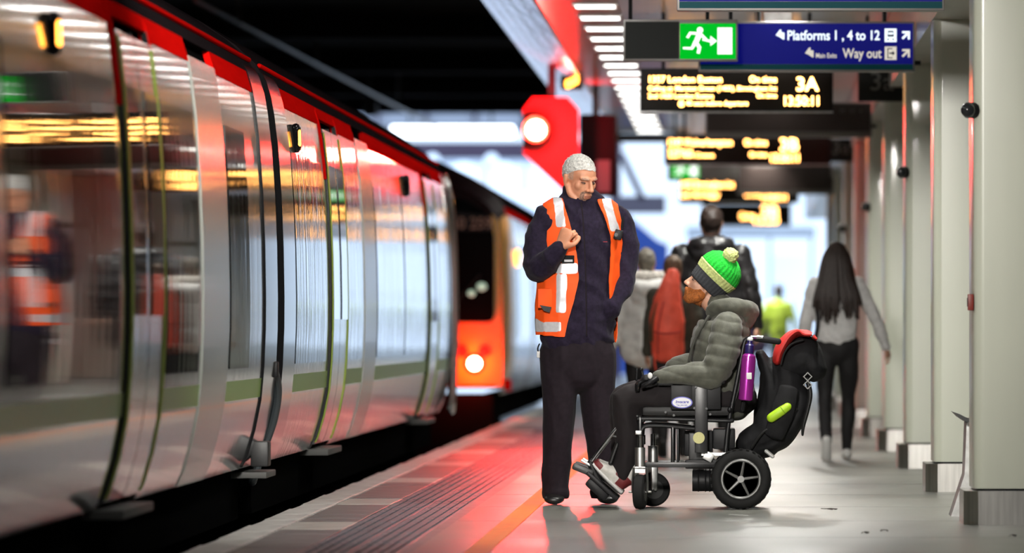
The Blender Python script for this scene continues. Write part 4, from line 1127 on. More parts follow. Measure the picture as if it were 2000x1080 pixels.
# trousers, shoes, key tag
tr = blob([('c', pel, dict(side=sd)), ('c', Lr), ('c', Ll)], 0.009, 4, wrinkle(0.009, (9, 9, 5), 1.0, True), floor=0.03)
link_mesh('trousers', tr, m_trous, man, angle=None)
for hx, tx in ((1084, 1083), (1181, 1190)):
    dd = 0.0 if hx < 1100 else 0.05
    link_mesh('shoe', shoe_mesh(V(p(hx, 0).x, Y0+.09+dd, 0.004), V(p(tx, 0).x, Y0-.15+dd, 0.004), 0.054, 0.042, floor=0.002), m_shoe, man, angle=None)
kt = thing('key_tag', 'pale key tag hanging at the standing man\'s right hip', 'key tag', tuple(p(1053, 700, -.02)))
MB().box(p(1052, 692, -.05), (0.016, 0.010, 0.036), None, 0.004).build('tag', m_badge, kt)
MB().tube([p(1054, 672, -.05), p(1051, 680, -.055), p(1052, 688, -.05)], 0.004, seg=6).build('loop', m_black, kt)

# ---- the man in the wheelchair ----------------------------------------------------
Y0b = 33.30; S0b = FPX/Y0b
def q(x, y, d=0.0): return Vector(((x-1435)/S0b, Y0b+d, CAMZ+(640-y)/S0b))
HB = hframe(q(1383, 557, 0), -99, -22, 0, 0.98)
xs_ = V(1, 0, 0)
Tj = [(q(1424, 772), .135, .185), (q(1414, 735), .145, .190), (q(1408, 690), .155, .200), (q(1412, 655), .150, .205), (q(1418, 628), .120, .190), (q(1412, 608), .085, .12), (q(1402, 594), .068, .080)]
An = [(q(1420, 640, -.19), .080, .080), (q(1414, 680, -.22), .082, .082), (q(1403, 715, -.24), .076, .076), (q(1392, 732, -.24), .070, .070)]
Fn = [(q(1392, 732, -.24), .068, .068), (q(1355, 730, -.235), .060, .060), (q(1318, 732, -.225), .050, .050), (q(1290, 735, -.22), .040, .040)]
Af = [(q(1412, 645, .19), .078, .078), (q(1395, 690, .22), .074, .074), (q(1372, 716, .22), .066, .066)]
Ff = [(q(1372, 716, .22), .064, .064), (q(1345, 712, .18), .056, .056), (q(1318, 716, .12), .046, .046)]
Tn = [(q(1418, 778, -.10), .095, .095), (q(1330, 776, -.12), .088, .088), (q(1262, 776, -.125), .080, .080), (q(1224, 782, -.125), .073, .073)]
Sn = [(q(1224, 782, -.125), .073, .073), (q(1226, 830, -.125), .072, .068), (q(1224, 880, -.125), .062, .058), (q(1218, 922, -.125), .056, .052)]
Tf = [(a+V(-0.01, .23, 0.01), b, c) for a, b, c in Tn]; Sf = [(a+V(-0.02, .23, 0.0), b, c) for a, b, c in Sn]
pelb = [(q(1440, 778), .10, .17), (q(1405, 780), .10, .17)]
hn = hand_prims(q(1292, 736, -.22), (-1, 0, -0.06), (0, 0.15, -1), 1, 0.98, 0.42, 0.4)
hf = hand_prims(q(1320, 716, .12), (-1, -0.35, -0.3), (0, 0.1, -1), -1, 0.98, 0.4, 0.4)
bb = head_prims(HB, 0.98)+[('c', [(q(1408, 612), .055, .055), (HB @ V(0, 0.025, -0.06), .053, .053)]), ('c', shrink(Tj, .82), dict(side=xs_))]
for c_ in (An, Fn, Af, Ff): bb.append(('c', shrink(c_, .66)))
for c_ in (Tn, Sn, Tf, Sf): bb.append(('c', shrink(c_, .74)))
bb.append(('c', shrink(pelb, .8), dict(side=V(0, 0, 1))))
wm = link_mesh('person', blob(bb+hn+hf, 0.0062, 2), m_skin2, None, (q(1400, 0).x, Y0b, 0.45), angle=None)
tag(wm, 'bearded man sitting in the power wheelchair, green bobble hat and grey-green jacket', 'person')
wo = origin(wm); HBi = HB.inverted()
def bl(c): return HBi @ (c+wo)
def beardp(c, n):
    l = bl(c)
    if l.length > 0.17 or l.y > 0.012: return False
    return l.z+0.010*noise.noise(l*70) < -0.034-0.25*max(0, -l.y-0.04)+(-0.012 if (abs(l.x) < 0.03 and l.y < -0.08 and l.z > -0.05) else 0) and l.z > -0.125 and not (-0.078 < l.z < -0.058 and abs(l.x) < 0.018)
pm = patch(wm.data, beardp, 0.009, 0, lambda c, n: 0.003*noise.noise((c+wo)*90)); pm.transform(Matrix.Translation(wo))
link_mesh('beard', pm, m_gingerb, wm, angle=None)
eyes(HB, 0.98, wm, 1.0)
m_jack = mat('olive_grey_jacket', (0.082, 0.083, 0.063), 0.75, var=0.25, vscale=30, bump=0.25, bscale=120, bdist=0.003, sheen=0.15)
m_jackd = mat('jacket_lining_dark', (0.045, 0.045, 0.036), 0.8)
def quilt(c, n):
    w_ = c.z*1.0+0.20*(c.x)+0.02*noise.noise(c*6)
    return 0.006*(abs(math.sin(w_*PI/0.062))**0.6-0.6)+0.006*noise.noise(Vector((c.x*14, c.y*10, c.z*22)))
jk = blob([('c', Tj, dict(side=xs_)), ('c', An), ('c', Fn), ('c', Af), ('c', Ff)], 0.0070, 3, quilt)
jo = link_mesh('jacket', jk, m_jack, wm, angle=None)
hood = blob([('c', [(q(1386, 612, -.07), .020, .030), (q(1402, 600, -.115), .028, .04), (q(1432, 598, -.13), .040, .045), (q(1456, 606, -.06), .052, .052), (q(1460, 610, .04), .052, .052), (q(1435, 600, .13), .040, .045), (q(1400, 600, .11), .028, .04)], dict(sub=6)),
             ('e', q(1456, 618, 0), (.055, .11, .075))], 0.008, 3, wrinkle(0.006, (12, 12, 20), 4))
link_mesh('hood', hood, m_jack, jo, angle=None)
MB().tube([q(1384, 618, -.15), q(1370, 640, -.165), q(1354, 672, -.165), q(1346, 705, -.165)], 0.007, seg=8).build('front_edge', m_jackd, jo)
tb_ = blob([('c', Tn), ('c', Sn), ('c', Tf), ('c', Sf), ('c', pelb, dict(side=V(0, 0, 1)))], 0.009, 3, wrinkle(0.010, (12, 9, 9), 6, True))
link_mesh('trousers', tb_, mat('black_trousers', (0.014, 0.011, 0.012), 0.8, sheen=0.03, spec=0.25), wm, angle=None)
for hp, nm in ((hn, 'near'), (hf, 'far')):
    g = blob([(k[0], [(a, b*1.18, c*1.18) for a, b, c in k[1]], *(k[2:])) for k in hp], 0.0055, 2)
    go = link_mesh('glove', g, m_black, wm, angle=None)
    if nm == 'near': MB().ball(q(1271, 733, -.27), (0.012, 0.008, 0.016)).build('cuff_patch', m_badge, go)
# sneakers, toes raised on the footplate
m_snk = mat('sneaker_white', (0.62, 0.60, 0.56), 0.5, var=0.15, vscale=40)
m_mar = mat('sneaker_maroon', (0.16, 0.02, 0.022), 0.5)
def sneaker(d, par):
    heel = q(1211, 962, d); toe = q(1158, 911, d); al = (toe-heel).normalized(); up = V(-al.z, 0, al.x); up = up if up.x > 0 else -up
    P = [('c', [(heel+al*0.03+up*0.055, .036, .048), (heel+al*0.08+up*0.052, .042, .05), (heel+al*0.135+up*0.035, .046, .036), (heel+al*0.175+up*0.028, .038, .026)], dict(side=V(0, 1, 0))),
         ('c', [(heel+al*0.03+up*0.08, .042, .045), (heel+al*0.035+up*0.115, .043, .045)], dict(side=V(0, 1, 0)))]
    me = blob(P, 0.006, 2)
    o = link_mesh('sneaker', me, m_snk, par, angle=None)
    MB().chain([(heel+al*0.0+up*0.010, .040, .014), (heel+al*0.10+up*0.008, .046, .014), (heel+al*0.195+up*0.012, .040, .012)], side=V(0, 1, 0)).build('sole', m_badge, o)
    oo = origin(o); mm_ = o.data
    def loc(c): v = c+oo-heel; return v.dot(al), v.dot(up), c.y
    a = patch(mm_, lambda c, n: (loc(c)[0] < 0.052 and loc(c)[1] < 0.085) or (0.0 < loc(c)[1]-0.05-(0.085-loc(c)[0])*0.3 and 0.045 < loc(c)[0] < 0.085) or (loc(c)[0] > 0.15 and loc(c)[1] < 0.045), 0.002)
    a.transform(Matrix.Translation(oo)); link_mesh('maroon_panel', a, m_mar, o, angle=None)
    for k in range(4):
        c0 = heel+al*(0.085+0.018*k)+up*(0.103-0.014*k)
        MB().tube([c0+V(0, -.028, -.006), c0+up*0.008, c0+V(0, .028, -.006)], 0.004, seg=6).build('lace', m_badge, o)
sneaker(-.125, wm); sneaker(.105, wm)
# bobble hat: knitted dome lathed along its own axis
m_hatd = mat('hat_charcoal_wool', (0.035, 0.037, 0.042), 0.95, bump=0.6, bscale=160, bdist=0.005)
m_hatl = mat('hat_pale_lime_wool', (0.52, 0.58, 0.22), 0.95, var=0.25, vscale=90, bump=0.6, bscale=160, bdist=0.005)
m_hatg = mat('hat_green_wool', (0.01, 0.46, 0.03), 0.95, var=0.3, vscale=90, bump=0.6, bscale=160, bdist=0.005)
hat = thing('bobble_hat', 'green, lime and charcoal knitted bobble hat on the seated man', 'hat', tuple(q(1400, 540, 0)))
hc = q(1379, 558, .0); ha = Vector((0.70, -0.06, 0.72)).normalized()
def rib(a, t): return 1+0.018*math.cos(a*30)+0.012*math.sin(t*520)
PR = [(-0.012, .084), (-0.006, .093), (0.02, .098), (0.05, .102), (0.056, .106), (0.085, .113), (0.094, .113), (0.12, .110), (0.15, .098), (0.175, .072), (0.19, .045), (0.198, .02)]
def lathe_part(name, m, i0, i1, lift=0.0):
    pr = []
    for (t0, r0), (t1, r1) in zip(PR[i0:i1], PR[i0+1:i1+1]):
        for k in range(5): pr.append((t0+(t1-t0)*k/5, r0+(r1-r0)*k/5+lift))
    pr.append((PR[i1][0], PR[i1][1]+lift))
    return MB().lathe(pr, hc, ha, 120, rib).build(name, m, hat, angle=70)
lathe_part('band', m_hatd, 0, 3, 0.002); lathe_part('lime_stripe', m_hatl, 3, 6, 0.0015); lathe_part('green_crown', m_hatg, 6, 11)
pc_ = hc+ha*0.192+V(-0.012, -0.05, 0.012)
pm = blob([('e', pc_, (.040, .040, .040))], 0.005, 1, lambda c, n: 0.007*noise.noise(c*110)+0.004*noise.noise(c*260))
link_mesh('bobble', pm, m_hatl, hat, angle=None)
# ------------------------------------------------------------------ the wheelchair
YN = 33.06; SN = FPX/YN
def w(x, y, d=0.0): return Vector(((x-1435)/SN, YN+d, CAMZ+(640-y)/SN))
FAR = 0.56
m_wframe = mat('wheelchair_frame_black', (0.010, 0.010, 0.011), 0.32, spec=0.35)
m_vinyl = mat('black_vinyl', (0.014, 0.014, 0.014), 0.5, spec=0.3, bump=0.2, bscale=80, bdist=0.003)
m_rim = mat('wheel_rim_silver', (0.20, 0.20, 0.195), 0.4, 0.6)
m_nylon = mat('black_nylon', (0.011, 0.011, 0.012), 0.75, spec=0.2, var=0.3, vscale=25, bump=0.3, bscale=140, bdist=0.003)
m_reflr = mat('pale_yellow_reflector', (0.55, 0.52, 0.20), 0.4, var=0.1, vscale=200)
wc = thing('power_wheelchair', 'black power wheelchair carrying the bearded man, oval white badge on its side', 'wheelchair', tuple(w(1380, 995, .28))[:2]+(0.0,))
def drive_wheel(d, s):
    c = w(1447, 940, d); c.z = 0.151
    o = MB().torus(c, (0, 1, 0), 0.119, 0.032, 56, 14, 1.0).build('drive_wheel', m_rubber, wc)
    for k in range(28):                     # tread blocks
        a = 2*PI*k/28
        MB().box(c+V(0.149*math.cos(a), 0, 0.149*math.sin(a)), (0.006, 0.045, 0.016), Matrix.Rotation(-a, 3, 'Y'), 0.001).build('tread_block', m_rubber, o)
    b = MB()
    for r, t, yy in ((0.094, 0.008, -0.024*s), (0.088, 0.006, 0.015)): b.torus(c+V(0, yy, 0), (0, 1, 0), r, t, 48, 10, 1.4)
    b.lathe([(-0.02, 0.096), (0.02, 0.096), (0.02, 0.090), (-0.02, 0.090), (-0.02, 0.096)], c, (0, 1, 0), 48)
    b.build('rim', m_rim, o)
    for k in range(5):
        a = math.radians(80+72*k)
        u_ = V(math.cos(a), 0, math.sin(a))
        MB().chain([(c+V(0, -0.018*s, 0)+u_*0.012, .010, .008), (c+V(0, -0.024*s, 0)+u_*0.055, .0075, .006), (c+V(0, -0.022*s, 0)+u_*0.092, .006, .006)], seg=8).build('spoke', m_rim, o)
    MB().cyl(c+V(0, -0.034*s, 0), c+V(0, 0.03*s, 0), 0.017, 18).build('hub', m_rim, o)
    MB().cyl(c+V(0, -0.002*s, 0), c+V(0, 0.05*s, 0), 0.060, 24).box(c+V(0.02, 0.0, -0.05), (0.05, 0.03, 0.02)).build('brake_drum', mat('drum_grey', (0.10, 0.10, 0.10), 0.5), o)
drive_wheel(0.0, 1); drive_wheel(FAR, -1)
def caster(x, d, yaw, r=0.087, wd_=0.027):
    c = w(x, 0, d); c.z = r+0.001
    R = Matrix.Rotation(math.radians(yaw), 3, 'Z'); ax = R @ V(0, 1, 0); fw = R @ V(1, 0, 0)
    o = MB().lathe([(-wd_, r*0.55), (-wd_*1.0, r*0.86), (-wd_*0.75, r*0.97), (0, r), (wd_*0.75, r*0.97), (wd_, r*0.86), (wd_, r*0.55)], c, ax, 40).build('caster_wheel', m_rubber, wc)
    MB().lathe([(-wd_*1.05, r*0.1), (-wd_*1.02, r*0.55), (wd_*1.02, r*0.55), (wd_*1.05, r*0.1)], c, ax, 28).build('hub', m_darkmetal, o)
    f = MB()
    top = c+V(0, 0, r+0.028)-fw*0.0
    for s in (-1, 1):
        f.chain([(c+ax*(wd_+0.010)*s, .006, .016), (c+ax*(wd_+0.010)*s+V(0, 0, r*0.6), .006, .018), (top+ax*(wd_+0.006)*s, .006, .020)], side=ax, sub=3, seg=8)
    f.box(top+V(0, 0, 0.004), (0.05, 0.012, 0.05)); f.build('caster_fork', m_galv, wc)
    MB().cyl(c-ax*(wd_+0.03), c+ax*(wd_+0.03), 0.006, 10).build('axle_bolt', m_steel, wc)
    f2 = MB().span(top+V(-.026, -.03, .005), top+V(.026, .03, .010)).build('fork_plate', m_galv, wc)
    MB().cyl(top+V(0, 0, .008), top+V(0, 0, .105), 0.026, 18).build('stem_housing', m_galv, wc)
    MB().cyl(top+V(0, 0, .105), top+V(0, 0, .165), 0.013, 14).build('stem', m_chrome, wc)
    return top
caster(1250, 0.0, 82); caster(1273, FAR-0.05, 12)
def bar(name, pts, r, m=m_wframe, smooth=True): return MB().tube(pts, r, seg=12, smooth=smooth).build(name, m, wc)
for d in (0.03, FAR-0.03):
    MB().span(w(1258, 913, d-0.012), w(1400, 903, d+0.012), 0.003).build('lower_rail', m_wframe, wc)
    bar('seat_rail', [w(1246, 818, d), w(1300, 818, d), w(1430, 822, d)], 0.011)
    bar('upper_rail', [w(1252, 850, d), w(1254, 838, d), w(1264, 832, d), w(1300, 832, d), w(1362, 838, d)], 0.011)
    bar('frame_post', [w(1314, 834, d), w(1314, 906, d)], 0.010, smooth=False)
    bar('frame_post', [w(1324, 834, d), w(1324, 906, d)], 0.006, smooth=False)
    bar('front_post', [w(1250, 816, d), w(1250, 880, d)], 0.013, smooth=False)
    MB().box(w(1252, 862, d), (0.03, 0.04, 0.05), None, 0.005).build('clamp', m_wframe, wc)
    MB().box(w(1247, 845, d-0.01), (0.030, 0.02, 0.020), None, 0.003).build('bracket', m_galv, wc)
bar('back_cross_bar', [w(1425, 800, 0.0), w(1425, 800, FAR)], 0.012, smooth=False)
bar('front_cross_bar', [w(1262, 908, 0.03), w(1262, 908, FAR-0.03)], 0.012, smooth=False)
bar('front_cross_bar', [w(1256, 822, 0.03), w(1256, 822, FAR-0.03)], 0.010, smooth=False)
# battery boxes and motors
MB().span(w(1392, 878, 0.08), w(1436, 838, FAR-0.08), 0.012).build('battery_box', m_black, wc)
MB().span(w(1345, 905, 0.09), w(1378, 843, FAR-0.09), 0.010).build('battery_box', m_darkmetal, wc)
MB().span(w(1336, 892, 0.12), w(1392, 842, FAR-0.12), 0.010).build('controller_box', m_black, wc)
MB().span(w(1338, 916, 0.04), w(1440, 898, 0.10), 0.008).build('motor_mount', m_black, wc)
for d in (0.09, FAR-0.09):
    b = MB().cyl(w(1352, 940, d), w(1420, 940, d), 0.052, 26)
    for x in (1364, 1378, 1386): b.torus(w(x, 940, d), (1, 0, 0), 0.051, 0.004, 26, 6)
    b.build('motor', m_black, wc)
    MB().cyl(w(1425, 940, d), w(1447, 940, d), 0.06, 24).build('gearbox', m_darkmetal, wc)
MB().span(w(1370, 890, 0.02), w(1430, 884, 0.10)).build('link_plate', m_galv, wc)
MB().box(w(1384, 892, 0.03), (0.05, 0.03, 0.045), Matrix.Rotation(0.5, 3, 'Y'), 0.006).build('spring_bracket', m_galv, wc)
MB().chain([(w(1368, 876, .05), .010, .010), (w(1400, 906, .05), .010, .010)], seg=10).build('suspension_arm', m_darkmetal, wc)
# seat, side guard with badge, arm post, armrest
MB().span(w(1254, 813, 0.03), w(1430, 794, FAR-0.03), 0.018).build('seat_cushion', m_vinyl, wc)
for d, near in ((-0.005, True), (FAR-0.01, False)):
    MB().span(w(1310, 800, d), w(1352, 752, d+0.02), 0.006).build('side_guard', m_black, wc)
    MB().span(w(1350, 800, d), w(1408, 748, d+0.02), 0.006).build('side_guard', m_black, wc)
    MB().span(w(1357, 884, d-0.006), w(1382, 745, d+0.012), 0.004).build('arm_post', m_wframe, wc)
    b = MB().chain([(w(1326, 740, d+0.01), .034, .016), (w(1350, 742, d+0.01), .036, .017), (w(1412, 745, d+0.01), .036, .018)], side=(0, 1, 0), power=2.6)
    b.build('armrest', m_vinyl, wc)
    if near:
        for x, y in ((1359, 756), (1383, 758), (1356, 797), (1380, 798), (1387, 809), (1316, 811), (1300, 805), (1352, 829)):
            MB().cyl(w(x, y, d-0.012), w(x, y, d), 0.006, 10).build('bolt', m_chrome, wc)
MB().cyl(w(1365, 855, -0.020), w(1365, 855, -0.008), 0.029, 28).build('reflector', m_reflr, wc)
bg = MB(); o_ = [(w(1332, 786).x+0.053*math.cos(2*PI*k/32), w(1332, 786).z+0.029*math.sin(2*PI*k/32)) for k in range(32)]
bd_ = bg.prism(o_, YN-0.010, YN-0.004).build('badge', mat('badge_blue', (0.10, 0.10, 0.55), 0.4), wc, smooth=False)
o_ = [(w(1332, 786).x+0.047*math.cos(2*PI*k/32), w(1332, 786).z+0.0245*math.sin(2*PI*k/32)) for k in range(32)]
MB().prism(o_, YN-0.012, YN-0.0095).build('badge_face', mat('badge_face', (0.80, 0.80, 0.84), 0.4), bd_, smooth=False)
m_bt = mat('badge_ink', (0.03, 0.03, 0.42), 0.5)
c0 = w(1332, 786)
text('lettering', 'Invacare', 0.020, c0.x, YN-0.0125, c0.z-0.003, m_bt, bd_, 'CENTER', 0.02, 0.98, 0.25)
text('lettering', 'Yes, you can.', 0.0115, c0.x, YN-0.0125, c0.z-0.0165, m_bt, bd_, 'CENTER', 0.01, 0.9)
# joystick on the near armrest
MB().box(w(1300, 749, 0.03), (0.075, 0.05, 0.022), None, 0.006).build('joystick_arm', m_black, wc)
js = MB().box(w(1268, 747, 0.03), (0.085, 0.06, 0.030), None, 0.010).build('joystick_box', m_black, wc)
MB().cyl(w(1258, 744, 0.03), w(1253, 724, 0.03), 0.006, 10).ball(w(1252, 722, 0.03), 0.011, 12).build('joystick', m_black, js)
MB().chain([(w(1243, 742, .0), .006, .006), (w(1244, 722, .0), .006, .006)]).build('charge_lead', m_black, js)
# backrest canes, push handles, canvas
for d in (0.04, FAR-0.04):
    bar('back_cane', [w(1417, 882, d), w(1424, 820, d), w(1440, 740, d), w(1452, 676, d), w(1457, 664, d), w(1468, 660, d), w(1486, 662, d)], 0.0115)
    MB().chain([(w(1478, 661, d), .017, .017), (w(1520, 667, d), .016, .016)], seg=12).build('push_handle', m_rubber, wc)
MB().cyl(w(1466, 658, 0.02), w(1490, 659, 0.02), 0.008, 10).build('brake_lever', m_chrome, wc)
bk = MB().chain([(w(1428, 800, FAR/2), .022, .23), (w(1446, 740, FAR/2), .022, .24), (w(1458, 680, FAR/2), .022, .235)], side=(1, 0, 0), power=3)
bk.build('backrest', m_vinyl, wc)
# legrest hangers and footplates
for d in (0.09, FAR-0.10):
    bar('legrest_bar', [w(1252, 816, d), w(1240, 812, d), w(1224, 816, d), w(1212, 828, d), w(1180, 868, d), w(1152, 906, d)], 0.010, m_chrome)
    bar('legrest_link', [w(1196, 852, d), w(1222, 856, d), w(1250, 860, d)], 0.008, m_darkmetal)
    f = MB()
    a = w(1120, 922, d); 
    R = Matrix.Rotation(math.radians(42), 3, 'Y')
    f.box(w(1176, 950, d+0.02), (0.205, 0.15, 0.022), R, 0.008)
    f.build('footplate', m_black, wc)
    f = MB().box(w(1138, 918, d+0.02), (0.11, 0.13, 0.034), Matrix.Rotation(math.radians(22), 3, 'Y'), 0.012); f.build('footplate_guard', m_darkmetal, wc)
    MB().box(w(1166, 956, d+0.02), (0.13, 0.11, 0.05), R, 0.016).build('footplate_hinge', m_black, wc)
    MB().box(w(1146, 906, d+0.01), (0.07, 0.05, 0.012), Matrix.Rotation(math.radians(30), 3, 'Y'), 0.004).build('toe_strap', m_galv, wc)
    MB().chain([(w(1152, 905, d), .016, .016), (w(1160, 925, d), .018, .018), (w(1172, 945, d), .016, .016)], seg=10).build('footplate_pivot', m_black, wc)
MB().chain([(w(1192, 905, 0.09), .012, .03), (w(1205, 868, 0.09), .012, .03)], side=(1, 0, 0), seg=10).build('calf_pad', m_vinyl, wc)

# ---- things hung on the wheelchair
bp = thing('backpack', 'large black backpack hanging low behind the wheelchair', 'backpack', tuple(w(1520, 890, .28)))
def lump(amp, sc, seed): return lambda c, n: amp*noise.noise(c*sc+Vector((seed, 0, 0)))
me = blob([('c', [(w(1470, 868, .28), .085, .17), (w(1500, 850, .28), .10, .19), (w(1520, 810, .28), .115, .19), (w(1532, 770, .28), .11, .185), (w(1536, 735, .28), .095, .17), (w(1530, 712, .28), .07, .15)], dict(side=(1, 0, 0))),
           ('c', [(w(1468, 875, .28), .055, .16), (w(1505, 872, .28), .05, .17), (w(1532, 848, .28), .055, .17), (w(1556, 810, .28), .06, .16), (w(1562, 770, .28), .055, .15)], dict(side=(0, 0, 1))),
           ('c', [(w(1486, 692, .28), .025, .16), (w(1504, 740, .28), .05, .17), (w(1504, 790, .28), .07, .175), (w(1494, 840, .28), .065, .17)], dict(side=(1, 0, 0)))], 0.009, 3, lump(0.016, 11, 2))
bpo = link_mesh('sack', me, m_nylon, bp, angle=None)
MB().chain([(w(1512, 850, .08), .05, .02), (w(1530, 800, .065), .06, .025), (w(1540, 760, .07), .05, .02)], side=(1, 0, 0)).build('side_pocket', m_nylon, bp)
MB().tube([w(1468, 875, .1), w(1490, 845, .075), w(1520, 828, .07), w(1556, 800, .09)], 0.007, seg=8).build('seam', m_vinyl, bp)
MB().chain([(w(1577, 742, .13), .012, .02), (w(1583, 770, .12), .012, .02), (w(1578, 800, .12), .011, .02), (w(1570, 830, .12), .010, .018), (w(1568, 850, .12), .006, .010)], side=(1, 0, 0)).build('strap', m_vinyl, bp)
for y in (736, 752): MB().torus(w(1578, y, .105), (0, 1, 0), 0.020, 0.004, 4, 6).build('buckle', mat('buckle_grey', (0.30, 0.30, 0.29), 0.4), bp)
MB().tube([w(1520, 778, .07), w(1521, 786, .065), w(1523, 794, .065)], 0.004, seg=6).build('zip_pull', m_galv, bp)
MB().chain([(w(1497, 882, .09), .010, .022), (w(1509, 892, .09), .010, .02)], side=(0, 0, 1)).build('tag', m_badge, bp)
b2 = thing('shoulder_bag', 'black bag with a red top resting on the backpack behind the push handle', 'bag', tuple(w(1560, 740, .25)))
me = blob([('c', [(w(1534, 722, .25), .07, .13), (w(1556, 706, .25), .105, .15), (w(1574, 698, .25), .10, .15), (w(1590, 722, .25), .07, .14)], dict(side=(0, 0, 1))),
           ('e', w(1566, 690, .25), (.098, .14, .095))], 0.009, 4, lump(0.012, 10, 6))
link_mesh('sack', me, m_nylon, b2, angle=None)
m_redn = mat('red_nylon', (0.62, 0.025, 0.020), 0.6, bump=0.2, bscale=60, bdist=0.004)
MB().chain([(w(1519, 704, .2), .026, .12), (w(1524, 684, .2), .030, .14), (w(1537, 664, .21), .028, .15), (w(1558, 652, .22), .020, .15), (w(1580, 652, .22), .016, .14), (w(1594, 662, .22), .010, .13)], side=(1, 0, -0.6)).build('red_flap', m_redn, b2)
MB().tube([w(1526, 712, .1), w(1532, 690, .095), w(1546, 672, .095), w(1568, 664, .1)], 0.005, seg=8).build('piping', m_vinyl, b2)
bt = thing('water_bottle', 'shiny purple drinks bottle with a white-topped blue cap on the backrest', 'bottle', tuple(w(1457, 782, -0.02)))
ax_ = (w(1463, 690, -.02)-w(1456, 782, -.02)).normalized()
m_purple = mat('purple_metal', (0.42, 0.035, 0.36), 0.22, 0.55)
MB().lathe([(0, .030), (.004, .035), (.20, .036), (.222, .033), (.235, .020), (.238, .016)], w(1456, 782, -.02), ax_, 28).build('body', m_purple, bt)
MB().lathe([(.232, .021), (.238, .023), (.275, .023), (.283, .014), (.30, .013)], w(1456, 782, -.02), ax_, 24).build('cap', mat('cap_navy', (0.02, 0.012, 0.10), 0.35), bt)
MB().ball(w(1456, 782, -.02)+ax_*0.304, (.015, .015, .013)).build('spout', m_badge, bt)
MB().box(w(1463, 734, -.056), (.026, .004, .032), None, .001).build('label', m_badge, bt)
MB().chain([(w(1450, 800, .0), .012, .012), (w(1454, 775, .012), .012, .012)], seg=8).build('holder', m_black, bt)
lp = thing('lime_case', 'bright lime-green tube case hanging from the black backpack', 'case', tuple(w(1522, 806, .03)))
MB().chain([(w(1507, 816, .04), .024, .024), (w(1523, 805, .035), .024, .024), (w(1538, 795, .04), .021, .021)], side=(0, 1, 0)).build('tube', mat('lime_nylon', (0.42, 0.68, 0.02), 0.5), lp)
MB().torus(w(1529, 801, .035), w(1538, 795, 0)-w(1507, 816, 0), 0.0235, 0.002, 20, 6).build('seam', mat('lime_dark', (0.22, 0.38, 0.02), 0.6), lp)

rr = random.Random(11)
for i, (x, y, nm) in enumerate(((1690, 1042, 'middle'), (1727, 1038, 'right'), (1623, 996, 'far'), (1978, 1048, 'bottom corner'))):
    Yl = CAMZ*FPX/(y-640); c = V((x-1435)*Yl/FPX, Yl, 0.004)
    t = thing('dead_leaf', ['small dark leaf on the floor, left of a pair near the bottom right', 'small dark leaf on the floor, right of a pair near the bottom right', 'small dark leaf on the floor behind the wheelchair', 'small dark leaf on the floor in front of the nearest pillar'][i], 'leaf', c, 'leaves on the platform floor')
    a = rr.uniform(0, 3); R = Matrix.Rotation(a, 3, 'Z'); b = MB()
    pts = [R @ V(0.03*math.cos(k*PI/5)*(1+0.25*(k % 2)), 0.018*math.sin(k*PI/5), 0.004*math.sin(k*1.7)) for k in range(10)]
    b.raw([c+q_ for q_ in pts]+[c+V(0, 0, 0.006)], [(k, (k+1) % 10, 10) for k in range(10)]).build('blade', mat('dead_leaf_brown', (0.03, 0.02, 0.015), 0.8), t, smooth=False)
    MB().tube([c+R @ V(0.028, 0, 0.001), c+R @ V(0.05, 0.006, 0.003)], 0.0015, seg=5, smooth=False).build('stalk', mat('dead_leaf_brown', (0.03, 0.02, 0.015), 0.8), t)

